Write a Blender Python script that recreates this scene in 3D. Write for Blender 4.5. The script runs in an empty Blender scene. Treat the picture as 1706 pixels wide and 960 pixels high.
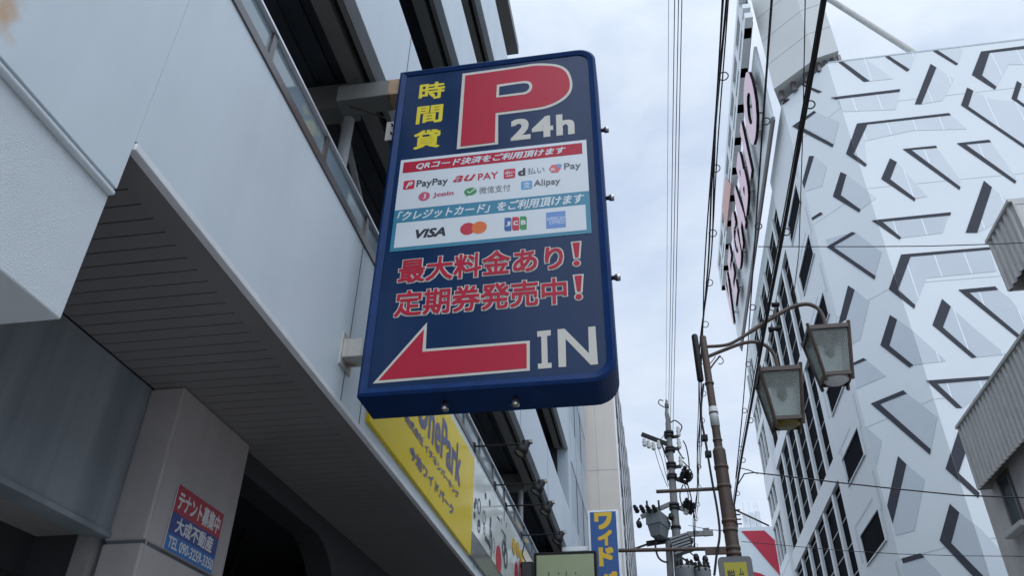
import bpy, bmesh, math, random
from mathutils import Vector, Matrix
from mathutils.geometry import tessellate_polygon
random.seed(7)
R = math.radians
S = bpy.context.scene
COL = S.collection

# ------------------------------------------------------------------ camera
H = 1.6                                   # eye height
F = 1317.98                               # focal length in photo pixels (1706 wide)
CX, CY = 853.0, 480.0
_z = Vector((881 - CX, -1465 - CY, F)).normalized()      # world up, in camera axes
_y = Vector((1124 - CX, 1377 - CY, F)).normalized()      # along the street
_x = _y.cross(_z).normalized()                           # across the street
_y = _z.cross(_x).normalized()
CAMV = lambda c: Vector((_x.dot(c), _y.dot(c), _z.dot(c)))
cam = bpy.data.cameras.new("camera")
cam.sensor_width = 36.0
cam.lens = F / 1706 * 36
cam.clip_end = 3000
cam.clip_start = 0.05
cam_o = bpy.data.objects.new("camera", cam)
COL.objects.link(cam_o)
r_, u_, b_ = CAMV(Vector((1, 0, 0))), CAMV(Vector((0, -1, 0))), CAMV(Vector((0, 0, -1)))
mw = Matrix(((r_.x, u_.x, b_.x, 0), (r_.y, u_.y, b_.y, 0), (r_.z, u_.z, b_.z, H), (0, 0, 0, 1)))
cam_o.matrix_world = mw
S.camera = cam_o

# ------------------------------------------------------------------ world, sun, exposure
SUN_EL, SUN_AZ = 60.0, 165.0              # azimuth clockwise from +Y: behind the camera, a little right
W = bpy.data.worlds.new("World")
S.world = W
W.use_nodes = True
nt = W.node_tree
nt.nodes.clear()
N = nt.nodes.new
L = nt.links.new
out = N("ShaderNodeOutputWorld")
bg = N("ShaderNodeBackground")
bg.inputs["Strength"].default_value = 0.1
sky = N("ShaderNodeTexSky")
sky.sky_type = 'NISHITA'
sky.sun_disc = False
sky.sun_elevation = R(SUN_EL)
sky.sun_rotation = R(SUN_AZ)
tc = N("ShaderNodeTexCoord")
mp = N("ShaderNodeMapping")
mp.inputs["Scale"].default_value = (1.0, 1.0, 1.8)
n1 = N("ShaderNodeTexNoise")
n1.inputs["Scale"].default_value = 2.8
n1.inputs["Detail"].default_value = 5.0
n1.inputs["Roughness"].default_value = 0.58
n1.inputs["Distortion"].default_value = 0.3
cr = N("ShaderNodeValToRGB")
cr.color_ramp.elements[0].position = 0.36
cr.color_ramp.elements[0].color = (4.1, 4.9, 6.3, 1)
cr.color_ramp.elements[1].position = 0.64
cr.color_ramp.elements[1].color = (6.0, 6.65, 7.55, 1)
mx = N("ShaderNodeMix")
mx.data_type = 'RGBA'
mx.inputs["Factor"].default_value = 0.94
L(tc.outputs["Generated"], mp.inputs["Vector"])
L(mp.outputs["Vector"], n1.inputs["Vector"])
L(n1.outputs["Fac"], cr.inputs["Fac"])
L(sky.outputs["Color"], mx.inputs["A"])
L(cr.outputs["Color"], mx.inputs["B"])
# overcast: the cloud is brightest overhead and on the sun's side
dt = N("ShaderNodeVectorMath"); dt.operation = 'DOT_PRODUCT'
dt.inputs[1].default_value = (math.sin(R(SUN_AZ)) * math.cos(R(SUN_EL)), math.cos(R(SUN_AZ)) * math.cos(R(SUN_EL)), math.sin(R(SUN_EL)))
L(tc.outputs["Generated"], dt.inputs[0])
mr = N("ShaderNodeMapRange"); mr.interpolation_type = 'SMOOTHSTEP'
mr.inputs["From Min"].default_value = 0.3; mr.inputs["From Max"].default_value = 1.0
mr.inputs["To Min"].default_value = 1.0; mr.inputs["To Max"].default_value = 2.0
L(dt.outputs["Value"], mr.inputs["Value"])
vm = N("ShaderNodeVectorMath"); vm.operation = 'SCALE'
L(mx.outputs["Result"], vm.inputs[0]); L(mr.outputs["Result"], vm.inputs["Scale"])
L(vm.outputs["Vector"], bg.inputs["Color"])
L(bg.outputs["Background"], out.inputs["Surface"])

sun = bpy.data.lights.new("sun", 'SUN')
sun.energy = 0.6
sun.angle = R(70)
sun.color = (1.0, 0.97, 0.93)
sun_o = bpy.data.objects.new("sun", sun)
COL.objects.link(sun_o)
_d = Vector((math.sin(R(SUN_AZ)) * math.cos(R(SUN_EL)), math.cos(R(SUN_AZ)) * math.cos(R(SUN_EL)), math.sin(R(SUN_EL))))
sun_o.rotation_euler = _d.to_track_quat('Z', 'Y').to_euler()
sun_o.location = (0, -20, 40)
vs = S.view_settings
vs.view_transform = 'Standard'
vs.look = 'None'
vs.gamma = 1.0
vs.use_curve_mapping = False
vs.exposure = 0.5
S.cycles.max_bounces = 8
S.cycles.use_denoising = True

# ------------------------------------------------------------------ photo pixel -> point on a real plane
def ray(px, py):
    return CAMV(Vector((px - CX, py - CY, F)))
def onX(p, X):
    d = ray(*p); d = d * (X / d.x); return Vector((d.x, d.y, d.z + H))
def onY(p, Y):
    d = ray(*p); d = d * (Y / d.y); return Vector((d.x, d.y, d.z + H))
def onZ(p, Z):
    d = ray(*p); d = d * ((Z - H) / d.z); return Vector((d.x, d.y, d.z + H))

class Plane:
    def __init__(s, O, u, v, n):
        s.O, s.u, s.v, s.n = Vector(O), Vector(u).normalized(), Vector(v).normalized(), Vector(n).normalized()
    def px(s, p):
        d = ray(*p); E = Vector((0, 0, H))
        q = E + d * ((s.O - E).dot(s.n) / d.dot(s.n)) - s.O
        return (q.dot(s.u), q.dot(s.v))
    def pt(s, ab, lift=0.0):
        return s.O + s.u * ab[0] + s.v * ab[1] + s.n * lift
def PY(Y): return Plane((0, Y, 0), (1, 0, 0), (0, 0, 1), (0, -1, 0))
def PXr(X): return Plane((X, 0, 0), (0, 1, 0), (0, 0, 1), (1, 0, 0))      # faces +X
def PXl(X): return Plane((X, 0, 0), (0, -1, 0), (0, 0, 1), (-1, 0, 0))    # faces -X
def Zm(x0, y0, s): return lambda x, y: (x0 + x / s, y0 + y / s)

# ------------------------------------------------------------------ objects
def rootloc(o):
    while o.parent: o = o.parent
    return o.location.copy()
def tag(o, label=None, cat=None, group=None, kind=None):
    if label: o['label'] = label
    if cat: o['category'] = cat
    if group: o['group'] = group
    if kind: o['kind'] = kind
    return o
def thing(name, label, cat, loc=(0, 0, 0), group=None, rz=0):
    o = bpy.data.objects.new(name, None)
    o.empty_display_size = 0.2
    COL.objects.link(o)
    o.location = loc
    o.rotation_euler = (0, 0, rz)
    return tag(o, label, cat, group)
def dup(root, loc, label=None, rz=None):
    r = root.copy(); COL.objects.link(r); r.location = loc
    if label: r['label'] = label
    if rz is not None: r.rotation_euler = (0, 0, rz)
    for ch in list(root.children):
        c = ch.copy(); COL.objects.link(c); c.parent = r
        for g in list(ch.children):
            d = g.copy(); COL.objects.link(d); d.parent = c
    return r

class MB:
    def __init__(s): s.v, s.f, s.sm, s.p = [], [], [], []
    def piece(s): s.p.append((len(s.v), len(s.f)))
    def add(s, vs_, fs_, smooth=False):
        b = len(s.v)
        s.v += [Vector(v) for v in vs_]
        s.f += [tuple(i + b for i in f) for f in fs_]
        s.sm += [smooth] * len(fs_)
        return s
    def box(s, x0, x1, y0, y1, z0, z1):
        s.piece()
        v = [(x, y, z) for x in (x0, x1) for y in (y0, y1) for z in (z0, z1)]
        return s.add(v, [(0, 1, 3, 2), (4, 6, 7, 5), (0, 4, 5, 1), (2, 3, 7, 6), (0, 2, 6, 4), (1, 5, 7, 3)])
    def obox(s, c, a, b, d):               # centre and three half-vectors
        s.piece()
        c, a, b, d = Vector(c), Vector(a), Vector(b), Vector(d)
        v = [c + a * i + b * j + d * k for i in (-1, 1) for j in (-1, 1) for k in (-1, 1)]
        return s.add(v, [(0, 1, 3, 2), (4, 6, 7, 5), (0, 4, 5, 1), (2, 3, 7, 6), (0, 2, 6, 4), (1, 5, 7, 3)])
    def bar(s, p, q, w, h, up=(0, 0, 1)):  # square bar from p to q
        p, q = Vector(p), Vector(q); d = (q - p); m = (p + q) / 2
        a = d.cross(Vector(up))
        if a.length < 1e-6: a = d.cross(Vector((1, 0, 0)))
        a.normalize(); b = a.cross(d).normalized()
        return s.obox(m, d / 2, a * w / 2, b * h / 2)
    def prism(s, loops, vec):              # loops of 3D points (first outer, others holes), extruded by vec
        s.piece()
        if not isinstance(loops[0], (list, tuple)): loops = [loops]
        vec = Vector(vec)
        flat = [Vector(p) for lp in loops for p in lp]
        tris = tessellate_polygon([[Vector(p) for p in lp] for lp in loops])
        n = len(flat)
        s.add(flat + [p + vec for p in flat], [tuple(reversed(t)) for t in tris] + [tuple(i + n for i in t) for t in tris])
        b = 0; base = len(s.v) - 2 * n; sides = []
        for lp in loops:
            m = len(lp)
            for i in range(m):
                j = (i + 1) % m
                sides.append((base + b + i, base + b + j, base + n + b + j, base + n + b + i))
            b += m
        s.f += sides; s.sm += [False] * len(sides)
        return s
    def tube(s, pts, r, n=8, caps=True):
        s.piece()
        pts = [Vector(p) for p in pts]; m = len(pts)
        rs = r if isinstance(r, (list, tuple)) else [r] * m
        rings = []; ref = None
        for i, p in enumerate(pts):
            t = (pts[min(i + 1, m - 1)] - pts[max(i - 1, 0)]).normalized()
            if ref is None:
                ref = t.cross(Vector((0, 0, 1)))
                if ref.length < 1e-3: ref = t.cross(Vector((1, 0, 0)))
            ref = (ref - t * ref.dot(t)).normalized()
            w = t.cross(ref)
            rings.append([p + (ref * math.cos(2 * math.pi * k / n) + w * math.sin(2 * math.pi * k / n)) * rs[i] for k in range(n)])
        v = [q for rg in rings for q in rg]
        f = [(i * n + k, i * n + (k + 1) % n, (i + 1) * n + (k + 1) % n, (i + 1) * n + k) for i in range(m - 1) for k in range(n)]
        s.add(v, f, True)
        if caps:
            s.add(rings[0], [tuple(range(n))]); s.add(rings[-1], [tuple(range(n))])
        return s
    def cyl(s, p, q, r0, r1=None, n=16):
        return s.tube([p, q], [r0, r0 if r1 is None else r1], n)
    def torus(s, c, nrm, R_, r, n=14, k=5):
        s.piece()
        nrm = Vector(nrm).normalized(); a = nrm.orthogonal().normalized(); b = nrm.cross(a)
        c = Vector(c); v = []; f = []
        for i in range(n):
            d = a * math.cos(2 * math.pi * i / n) + b * math.sin(2 * math.pi * i / n)
            for j in range(k):
                t = 2 * math.pi * j / k
                v.append(c + d * (R_ + r * math.cos(t)) + nrm * r * math.sin(t))
        for i in range(n):
            for j in range(k):
                f.append((i * k + j, ((i + 1) % n) * k + j, ((i + 1) % n) * k + (j + 1) % k, i * k + (j + 1) % k))
        return s.add(v, f, True)
    def lathe(s, p, axis, prof, n=16):     # prof: (distance along axis, radius)
        s.piece()
        p, ax = Vector(p), Vector(axis).normalized(); a = ax.orthogonal().normalized(); b = ax.cross(a)
        v = []; f = []
        for (t, r) in prof:
            for k in range(n):
                v.append(p + ax * t + (a * math.cos(2 * math.pi * k / n) + b * math.sin(2 * math.pi * k / n)) * max(r, 1e-4))
        for i in range(len(prof) - 1):
            for k in range(n):
                f.append((i * n + k, i * n + (k + 1) % n, (i + 1) * n + (k + 1) % n, (i + 1) * n + k))
        return s.add(v, f, True)
    def build(s, name, mat, parent=None, bevel=0, recalc=True, local=False):
        me = bpy.data.meshes.new(name)
        off = Vector((0, 0, 0)) if (parent is None or local) else rootloc(parent)
        me.from_pydata([tuple(v - off) for v in s.v], [], s.f)
        me.polygons.foreach_set("use_smooth", s.sm)
        if recalc:
            bm = bmesh.new(); bm.from_mesh(me)
            bmesh.ops.recalc_face_normals(bm, faces=bm.faces)
            bm.to_mesh(me); bm.free()
        me.materials.append(mat)
        o = bpy.data.objects.new(name, me)
        COL.objects.link(o)
        if parent is not None: o.parent = parent
        if bevel:
            md = o.modifiers.new("bevel", 'BEVEL'); md.width = bevel; md.segments = 2; md.limit_method = 'ANGLE'
        return o

def build_each(mb, name, mat, parent, bevel=0):
    out_ = []
    P = mb.p + [(len(mb.v), len(mb.f))]
    for (v0, f0), (v1, f1) in zip(P, P[1:]):
        m = MB(); m.v = mb.v[v0:v1]; m.f = [tuple(i - v0 for i in f) for f in mb.f[f0:f1]]; m.sm = mb.sm[f0:f1]
        out_.append(m.build(name, mat, parent, bevel))
    return out_
def poly(pl, loops, lift, thick, mb=None):
    """polygon(s) on a plane, given in plane coordinates, as a thin solid"""
    mb = mb or MB()
    if not isinstance(loops[0][0], (list, tuple)): loops = [loops]
    mb.prism([[pl.pt(ab, lift) for ab in lp] for lp in loops], pl.n * thick)
    return mb
def ppx(pl, pts, lift, thick, mb=None):
    return poly(pl, [pl.px(p) for p in pts], lift, thick, mb)
def circ(c, rx, ry=None, n=28):
    ry = ry or rx
    return [(c[0] + rx * math.cos(2 * math.pi * i / n), c[1] + ry * math.sin(2 * math.pi * i / n)) for i in range(n)]
def rrect(x0, x1, y0, y1, r, n=6):
    rs = r if isinstance(r, (list, tuple)) else [r] * 4   # order: br, tr, tl, bl
    o = []
    for (cx, cy, a0, rr) in ((x1, y0, -90, rs[0]), (x1, y1, 0, rs[1]), (x0, y1, 90, rs[2]), (x0, y0, 180, rs[3])):
        if rr <= 0: o.append((cx, cy)); continue
        ccx = cx - rr if cx == x1 else cx + rr
        ccy = cy - rr if cy == y1 else cy + rr
        for i in range(n + 1):
            a = R(a0 + 90 * i / n)
            o.append((ccx + rr * math.cos(a), ccy + rr * math.sin(a)))
    return o

# ------------------------------------------------------------------ lettering
_tc = {}
def glyphs(body, shear=0.0, spacing=1.0):
    k = (body, shear, spacing)
    if k in _tc: return _tc[k]
    c = bpy.data.curves.new('t', 'FONT')
    c.body = body; c.shear = shear; c.space_character = spacing; c.resolution_u = 3
    o = bpy.data.objects.new('t', c); COL.objects.link(o)
    dg = bpy.context.evaluated_depsgraph_get(); dg.update()
    m = bpy.data.meshes.new_from_object(o.evaluated_get(dg))
    v = [(q.co.x, q.co.y) for q in m.vertices]; f = [tuple(p.vertices) for p in m.polygons]
    bpy.data.objects.remove(o); bpy.data.curves.remove(c); bpy.data.meshes.remove(m)
    _tc[k] = (v, f)
    return _tc[k]
def text(mb, pl, body, box, lift, bold=0.0, shear=0.0, spacing=1.0, grow=0.0, tilt=0.0, rot=0.0):
    """writes body into box=(x0,x1,y0,y1) of plane pl; bold/grow thicken the strokes (in em)"""
    v, f = glyphs(body, shear, spacing)
    xs = [p[0] for p in v]; ys = [p[1] for p in v]
    a0, a1, b0, b1 = min(xs) - bold, max(xs) + bold, min(ys) - bold, max(ys) + bold
    sx, sy = (box[1] - box[0]) / (a1 - a0), (box[3] - box[2]) / (b1 - b0)
    rr = bold + grow
    k = 0 if rr <= 0 else (8 if grow <= 0 else 14)
    offs = [(0, 0)] + [(rr * a, rr * b) for a in (-1, 0, 1) for b in (-1, 0, 1) if (a or b) and k]
    if rr > 0.035: offs += [(x * .5, y * .5) for x, y in offs[1::2]]
    for i, (dx, dy) in enumerate(offs):
        pts = []
        for (x, y) in v:
            X = box[0] + (x + dx - a0) * sx; Y = box[2] + (y + dy - b0) * sy
            Y += tilt * (X - box[0])
            pts.append(pl.pt((X, Y), lift + i * 0.00012))
        n_ok = (pl.u.cross(pl.v)).dot(pl.n) > 0
        mb.add(pts, f if n_ok else [tuple(reversed(q)) for q in f])
    return mb
def tbox(pl, lt, lb, rt, rb):
    A, B, C_, D = pl.px(lt), pl.px(lb), pl.px(rt), pl.px(rb)
    return ((A[0] + B[0]) / 2, (C_[0] + D[0]) / 2, (B[1] + D[1]) / 2, (A[1] + C_[1]) / 2)

# ------------------------------------------------------------------ materials
def mk(name, col, rough=0.5, metal=0.0, var=0.08, scale=3.0, bump=0.0, bscale=60.0, streak=0.0, sscale=6.0, scol=None,
       spec=0.5, coat=0.0, rust=None, lines=None):
    m = bpy.data.materials.new(name); m.use_nodes = True
    t = m.node_tree; b = t.nodes["Principled BSDF"]
    b.inputs["Roughness"].default_value = rough
    b.inputs["Metallic"].default_value = metal
    b.inputs["Specular IOR Level"].default_value = spec
    if coat: b.inputs["Coat Weight"].default_value = coat; b.inputs["Coat Roughness"].default_value = 0.08
    co = t.nodes.new("ShaderNodeTexCoord")
    n = t.nodes.new("ShaderNodeTexNoise"); n.inputs["Scale"].default_value = scale; n.inputs["Detail"].default_value = 6; n.inputs["Roughness"].default_value = 0.62
    t.links.new(co.outputs["Object"], n.inputs["Vector"])
    r = t.nodes.new("ShaderNodeMapRange")
    r.inputs["From Min"].default_value = 0.25; r.inputs["From Max"].default_value = 0.75
    r.inputs["To Min"].default_value = 1 - var; r.inputs["To Max"].default_value = 1 + var
    t.links.new(n.outputs["Fac"], r.inputs["Value"])
    mul = t.nodes.new("ShaderNodeMix"); mul.data_type = 'RGBA'; mul.blend_type = 'MULTIPLY'; mul.inputs["Factor"].default_value = 1
    mul.inputs["A"].default_value = (*col, 1)
    t.links.new(r.outputs["Result"], mul.inputs["B"])
    last = mul.outputs["Result"]
    if streak:
        mp = t.nodes.new("ShaderNodeMapping"); mp.inputs["Scale"].default_value = (sscale, sscale, sscale * 0.05)
        t.links.new(co.outputs["Object"], mp.inputs["Vector"])
        n2 = t.nodes.new("ShaderNodeTexNoise"); n2.inputs["Scale"].default_value = 1; n2.inputs["Detail"].default_value = 5
        t.links.new(mp.outputs["Vector"], n2.inputs["Vector"])
        r2 = t.nodes.new("ShaderNodeMapRange"); r2.inputs["From Min"].default_value = 0.48; r2.inputs["From Max"].default_value = 0.78
        r2.inputs["To Max"].default_value = streak
        t.links.new(n2.outputs["Fac"], r2.inputs["Value"])
        mx = t.nodes.new("ShaderNodeMix"); mx.data_type = 'RGBA'
        mx.inputs["B"].default_value = (*(scol or tuple(c * 0.35 for c in col)), 1)
        t.links.new(r2.outputs["Result"], mx.inputs["Factor"]); t.links.new(last, mx.inputs["A"]); last = mx.outputs["Result"]
    if rust:
        n3 = t.nodes.new("ShaderNodeTexNoise"); n3.inputs["Scale"].default_value = rust[0]; n3.inputs["Detail"].default_value = 8
        t.links.new(co.outputs["Object"], n3.inputs["Vector"])
        r3 = t.nodes.new("ShaderNodeMapRange"); r3.inputs["From Min"].default_value = rust[1]; r3.inputs["From Max"].default_value = rust[1] + 0.12
        t.links.new(n3.outputs["Fac"], r3.inputs["Value"])
        mx3 = t.nodes.new("ShaderNodeMix"); mx3.data_type = 'RGBA'; mx3.inputs["B"].default_value = (*rust[2], 1)
        t.links.new(r3.outputs["Result"], mx3.inputs["Factor"]); t.links.new(last, mx3.inputs["A"]); last = mx3.outputs["Result"]
    t.links.new(last, b.inputs["Base Color"])
    if rough > 0.1:
        r4 = t.nodes.new("ShaderNodeMapRange"); r4.inputs["To Min"].default_value = rough * 0.8; r4.inputs["To Max"].default_value = min(1, rough * 1.2)
        t.links.new(n.outputs["Fac"], r4.inputs["Value"]); t.links.new(r4.outputs["Result"], b.inputs["Roughness"])
    if bump:
        nb = t.nodes.new("ShaderNodeTexNoise"); nb.inputs["Scale"].default_value = bscale; nb.inputs["Detail"].default_value = 4
        t.links.new(co.outputs["Object"], nb.inputs["Vector"])
        bp = t.nodes.new("ShaderNodeBump"); bp.inputs["Strength"].default_value = bump; bp.inputs["Distance"].default_value = 0.02
        t.links.new(nb.outputs["Fac"], bp.inputs["Height"]); t.links.new(bp.outputs["Normal"], b.inputs["Normal"])
    return m
def s2l(r, g, b):
    f = lambda c: (c / 255 / 12.92) if c <= 10 else ((c / 255 + 0.055) / 1.055) ** 2.4
    return (f(r), f(g), f(b))

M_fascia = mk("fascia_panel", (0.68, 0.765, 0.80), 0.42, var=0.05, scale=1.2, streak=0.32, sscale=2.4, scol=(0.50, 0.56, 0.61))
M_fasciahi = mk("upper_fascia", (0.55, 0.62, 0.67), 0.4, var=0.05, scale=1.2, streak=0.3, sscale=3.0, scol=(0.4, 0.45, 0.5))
M_stucco = mk("stucco", (0.70, 0.76, 0.79), 0.85, var=0.05, scale=2, bump=0.3, bscale=150)
M_trim = mk("white_trim", (0.8, 0.83, 0.85), 0.4, var=0.1, scale=5)
M_joint = mk("joint_seal", (0.12, 0.14, 0.16), 0.8)
M_soffit = mk("soffit_plank", (0.205, 0.198, 0.196), 0.5, var=0.12, scale=1.5)
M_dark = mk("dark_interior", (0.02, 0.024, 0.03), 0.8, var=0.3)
M_deck = mk("deck_steel", (0.045, 0.055, 0.07), 0.7, var=0.2)
M_beam = mk("olive_steel", (0.17, 0.175, 0.165), 0.6, var=0.12, scale=2)
M_beamw = mk("rusted_white_steel", (0.5, 0.5, 0.46), 0.55, var=0.15, scale=6, streak=0.5, sscale=14, scol=(0.2, 0.12, 0.06), rust=(7, 0.6, (0.25, 0.11, 0.04)))
M_beamo = mk("rust_steel", (0.42, 0.30, 0.19), 0.75, var=0.25, scale=9, rust=(10, 0.55, (0.22, 0.1, 0.04)))
M_colw = mk("pale_pipe", (0.38, 0.4, 0.4), 0.5)
M_slate = mk("slate_panel", (0.20, 0.235, 0.262), 0.5, var=0.12, scale=1.5, streak=0.7, sscale=4.0, scol=(0.42, 0.45, 0.48))
M_tile = mk("pillar_tile", (0.42, 0.39, 0.385), 0.5, var=0.1, scale=2, streak=0.25, sscale=4)
M_conc = mk("dark_concrete", (0.26, 0.255, 0.25), 0.85, var=0.2, scale=3, bump=0.2)
M_shut = mk("shutter", (0.035, 0.038, 0.042), 0.6)
M_shut2 = mk("grey_jamb", (0.06, 0.06, 0.065), 0.7)
M_alu = mk("brown_aluminium", (0.16, 0.15, 0.15), 0.35, metal=0.6, var=0.1)
M_alub = mk("bright_aluminium", (0.75, 0.78, 0.8), 0.3, metal=0.5, var=0.06)
M_signblue = mk("sign_blue_frame", (0.006, 0.034, 0.13), 0.45, var=0.2, scale=5, spec=0.14, streak=0.35, sscale=9, scol=(0.03, 0.06, 0.16))
M_navy = mk("sign_navy_face", (0.008, 0.031, 0.092), 0.25, var=0.12, scale=2, spec=0.2, streak=0.3, sscale=7, scol=(0.026, 0.045, 0.11))
M_red = mk("sign_red", (0.46, 0.016, 0.045), 0.4, var=0.07, scale=3, spec=0.25, streak=0.2, sscale=10, scol=(0.3, 0.04, 0.06))
M_cream = mk("sign_cream", (0.60, 0.58, 0.51), 0.45, var=0.06)
M_yel = mk("sign_yellow", (0.76, 0.62, 0.012), 0.45, var=0.05)
M_pwhite = mk("panel_white", (0.66, 0.71, 0.74), 0.35, var=0.03)
M_logored = mk("logo_red", (0.52, 0.02, 0.05), 0.4, var=0.03)
M_teal = mk("panel_teal", (0.035, 0.22, 0.33), 0.4, var=0.04)
M_ink = mk("ink_black", (0.02, 0.024, 0.035), 0.45)
M_inkg = mk("ink_grey", (0.11, 0.12, 0.14), 0.45)
M_pink = mk("logo_pink", (0.55, 0.09, 0.17), 0.4)
M_green = mk("logo_green", (0.04, 0.26, 0.07), 0.4)
M_sky = mk("logo_light_blue", (0.1, 0.33, 0.6), 0.4)
M_coral = mk("logo_coral", (0.62, 0.13, 0.13), 0.4)
M_orange = mk("logo_orange", (0.70, 0.16, 0.03), 0.4)
M_lblue = mk("logo_blue", (0.03, 0.11, 0.33), 0.4)
M_cblue = mk("logo_mid_blue", (0.13, 0.27, 0.58), 0.4)
M_chrome = mk("bulb_silver", (0.6, 0.58, 0.54), 0.2, metal=0.85, var=0.1)
M_black = mk("black_metal", (0.011, 0.011, 0.012), 0.5, var=0.2, spec=0.25)
M_rub = mk("black_cable", (0.014, 0.014, 0.016), 0.55)
M_wire = mk("grey_wire", (0.09, 0.095, 0.10), 0.5)
M_bsign = mk("banner_yellow", (0.90, 0.67, 0.005), 0.2, var=0.04, scale=2, spec=0.18)
M_bwhite = mk("banner_white", (0.80, 0.85, 0.80), 0.07, var=0.05, scale=4)
M_bgrey = mk("banner_grey", (0.17, 0.175, 0.18), 0.15, var=0.1)
M_bink = mk("banner_purple", (0.09, 0.085, 0.22), 0.35)
M_dred = mk("tenant_red", (0.40, 0.02, 0.04), 0.4)
M_dblue = mk("tenant_blue", (0.03, 0.05, 0.24), 0.4)
M_dcy = mk("tenant_cyan", (0.02, 0.16, 0.46), 0.4)
M_tw = mk("tenant_white", (0.7, 0.7, 0.7), 0.5)
M_lime = mk("lightbox_face", (0.36, 0.41, 0.25), 0.35, var=0.06, scale=3)
M_vblue = mk("vertical_sign_blue", (0.016, 0.085, 0.27), 0.35, var=0.08)
M_vyel = mk("vertical_sign_yellow", (0.70, 0.45, 0.02), 0.4)
M_creamw = mk("cream_wall", (0.64, 0.585, 0.52), 0.8, var=0.05, scale=1, streak=0.15, sscale=2)
M_towerp = mk("tower_pale", (0.52, 0.59, 0.64), 0.45, var=0.05)
M_towerd = mk("tower_grey", (0.42, 0.49, 0.55), 0.45, var=0.05)
M_white = mk("white_cladding", (0.62, 0.665, 0.68), 0.38, var=0.03, scale=0.4)
M_stripe = mk("grey_stripe", (0.05, 0.054, 0.066), 0.6, var=0.08, spec=0.12)
M_shade = mk("pale_grey_print", (0.47, 0.518, 0.553), 0.4, var=0.05, scale=0.8)
M_shade2 = mk("faint_grey_print", (0.53, 0.578, 0.605), 0.38, var=0.04, scale=0.8)
M_pj = mk("panel_joint", (0.42, 0.47, 0.5), 0.6)
M_pline = mk("printed_white_line", (0.72, 0.76, 0.79), 0.4)
M_glassd = mk("dark_glass", (0.008, 0.01, 0.014), 0.3, var=0.4, scale=0.6, spec=0.03)
M_glassd.node_tree.nodes["Principled BSDF"].inputs["IOR"].default_value = 1.06
M_mull = mk("mullion", (0.35, 0.38, 0.40), 0.4)
M_bill = mk("billboard_back", (0.50, 0.52, 0.51), 0.5, var=0.05, scale=0.6)
M_lpink = mk("letter_pink", (0.74, 0.53, 0.59), 0.4, var=0.06)
M_lside = mk("letter_side", (0.14, 0.13, 0.135), 0.5)
M_osign = mk("orange_pink", (0.55, 0.32, 0.28), 0.5)
M_bei = mk("beige_render", (0.55, 0.515, 0.49), 0.9, var=0.08, scale=2, bump=0.5, bscale=45, streak=0.25, sscale=3)
M_corr = mk("corrugated_grey", (0.48, 0.475, 0.455), 0.6, var=0.1, scale=3, streak=0.3, sscale=9)
M_sill = mk("stone_sill", (0.5, 0.5, 0.48), 0.7)
M_wglass = mk("window_glass", (0.05, 0.075, 0.08), 0.12, var=0.1)
M_bron = mk("brown_pole", (0.085, 0.062, 0.052), 0.6, var=0.25, scale=5, streak=0.45, sscale=16, scol=(0.18, 0.13, 0.1), rust=(9, 0.58, (0.13, 0.065, 0.04)))
M_lframe = mk("lantern_frame", (0.085, 0.062, 0.052), 0.5, var=0.2, scale=8)
M_lens = mk("lens_white", (0.9, 0.93, 0.92), 0.25, bump=0.7, bscale=45)
M_lensy = mk("lens_amber", (0.22, 0.17, 0.03), 0.3, bump=0.8, bscale=40)
M_ref = mk("lamp_reflector", (0.12, 0.13, 0.13), 0.5)
M_cpole = mk("concrete_pole", (0.17, 0.175, 0.17), 0.8, var=0.15, scale=4)
M_tr = mk("transformer_grey", (0.14, 0.152, 0.16), 0.5, var=0.1)
M_ins = mk("porcelain", (0.5, 0.5, 0.48), 0.3)
M_redw = mk("mall_white", (0.62, 0.68, 0.72), 0.6, var=0.03)
M_mred = mk("mall_red", (0.42, 0.018, 0.045), 0.5)
M_asph = mk("asphalt", (0.045, 0.045, 0.047), 0.9, var=0.2, scale=3, bump=0.3, bscale=80)
M_pave = mk("pavement", (0.34, 0.33, 0.32), 0.85, var=0.12, scale=2)
M_paint = mk("road_paint", (0.7, 0.7, 0.68), 0.7, var=0.15, scale=8)
M_label = mk("white_label", (0.6, 0.62, 0.63), 0.5, var=0.1, scale=10)
M_ysign = mk("small_sign_yellow", (0.42, 0.37, 0.01), 0.35)

def glass_mat(name, col, alpha_rough, bump, bscale, trans=1.0):
    m = bpy.data.materials.new(name); m.use_nodes = True
    t = m.node_tree; b = t.nodes["Principled BSDF"]
    b.inputs["Base Color"].default_value = (*col, 1); b.inputs["Roughness"].default_value = alpha_rough
    b.inputs["Transmission Weight"].default_value = trans; b.inputs["IOR"].default_value = 1.3
    co = t.nodes.new("ShaderNodeTexCoord")
    if bump:
        v = t.nodes.new("ShaderNodeTexVoronoi"); v.inputs["Scale"].default_value = bscale
        t.links.new(co.outputs["Object"], v.inputs["Vector"])
        bp = t.nodes.new("ShaderNodeBump"); bp.inputs["Strength"].default_value = bump; bp.inputs["Distance"].default_value = 0.02
        t.links.new(v.outputs["Distance"], bp.inputs["Height"]); t.links.new(bp.outputs["Normal"], b.inputs["Normal"])
    return m
M_hammer = glass_mat("hammered_glass", (0.66, 0.71, 0.68), 0.14, 0.4, 60, 0.85)
M_rail = mk("rail_glass", (0.23, 0.30, 0.33), 0.06, var=0.1, scale=1.0, spec=0.8)

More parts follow.
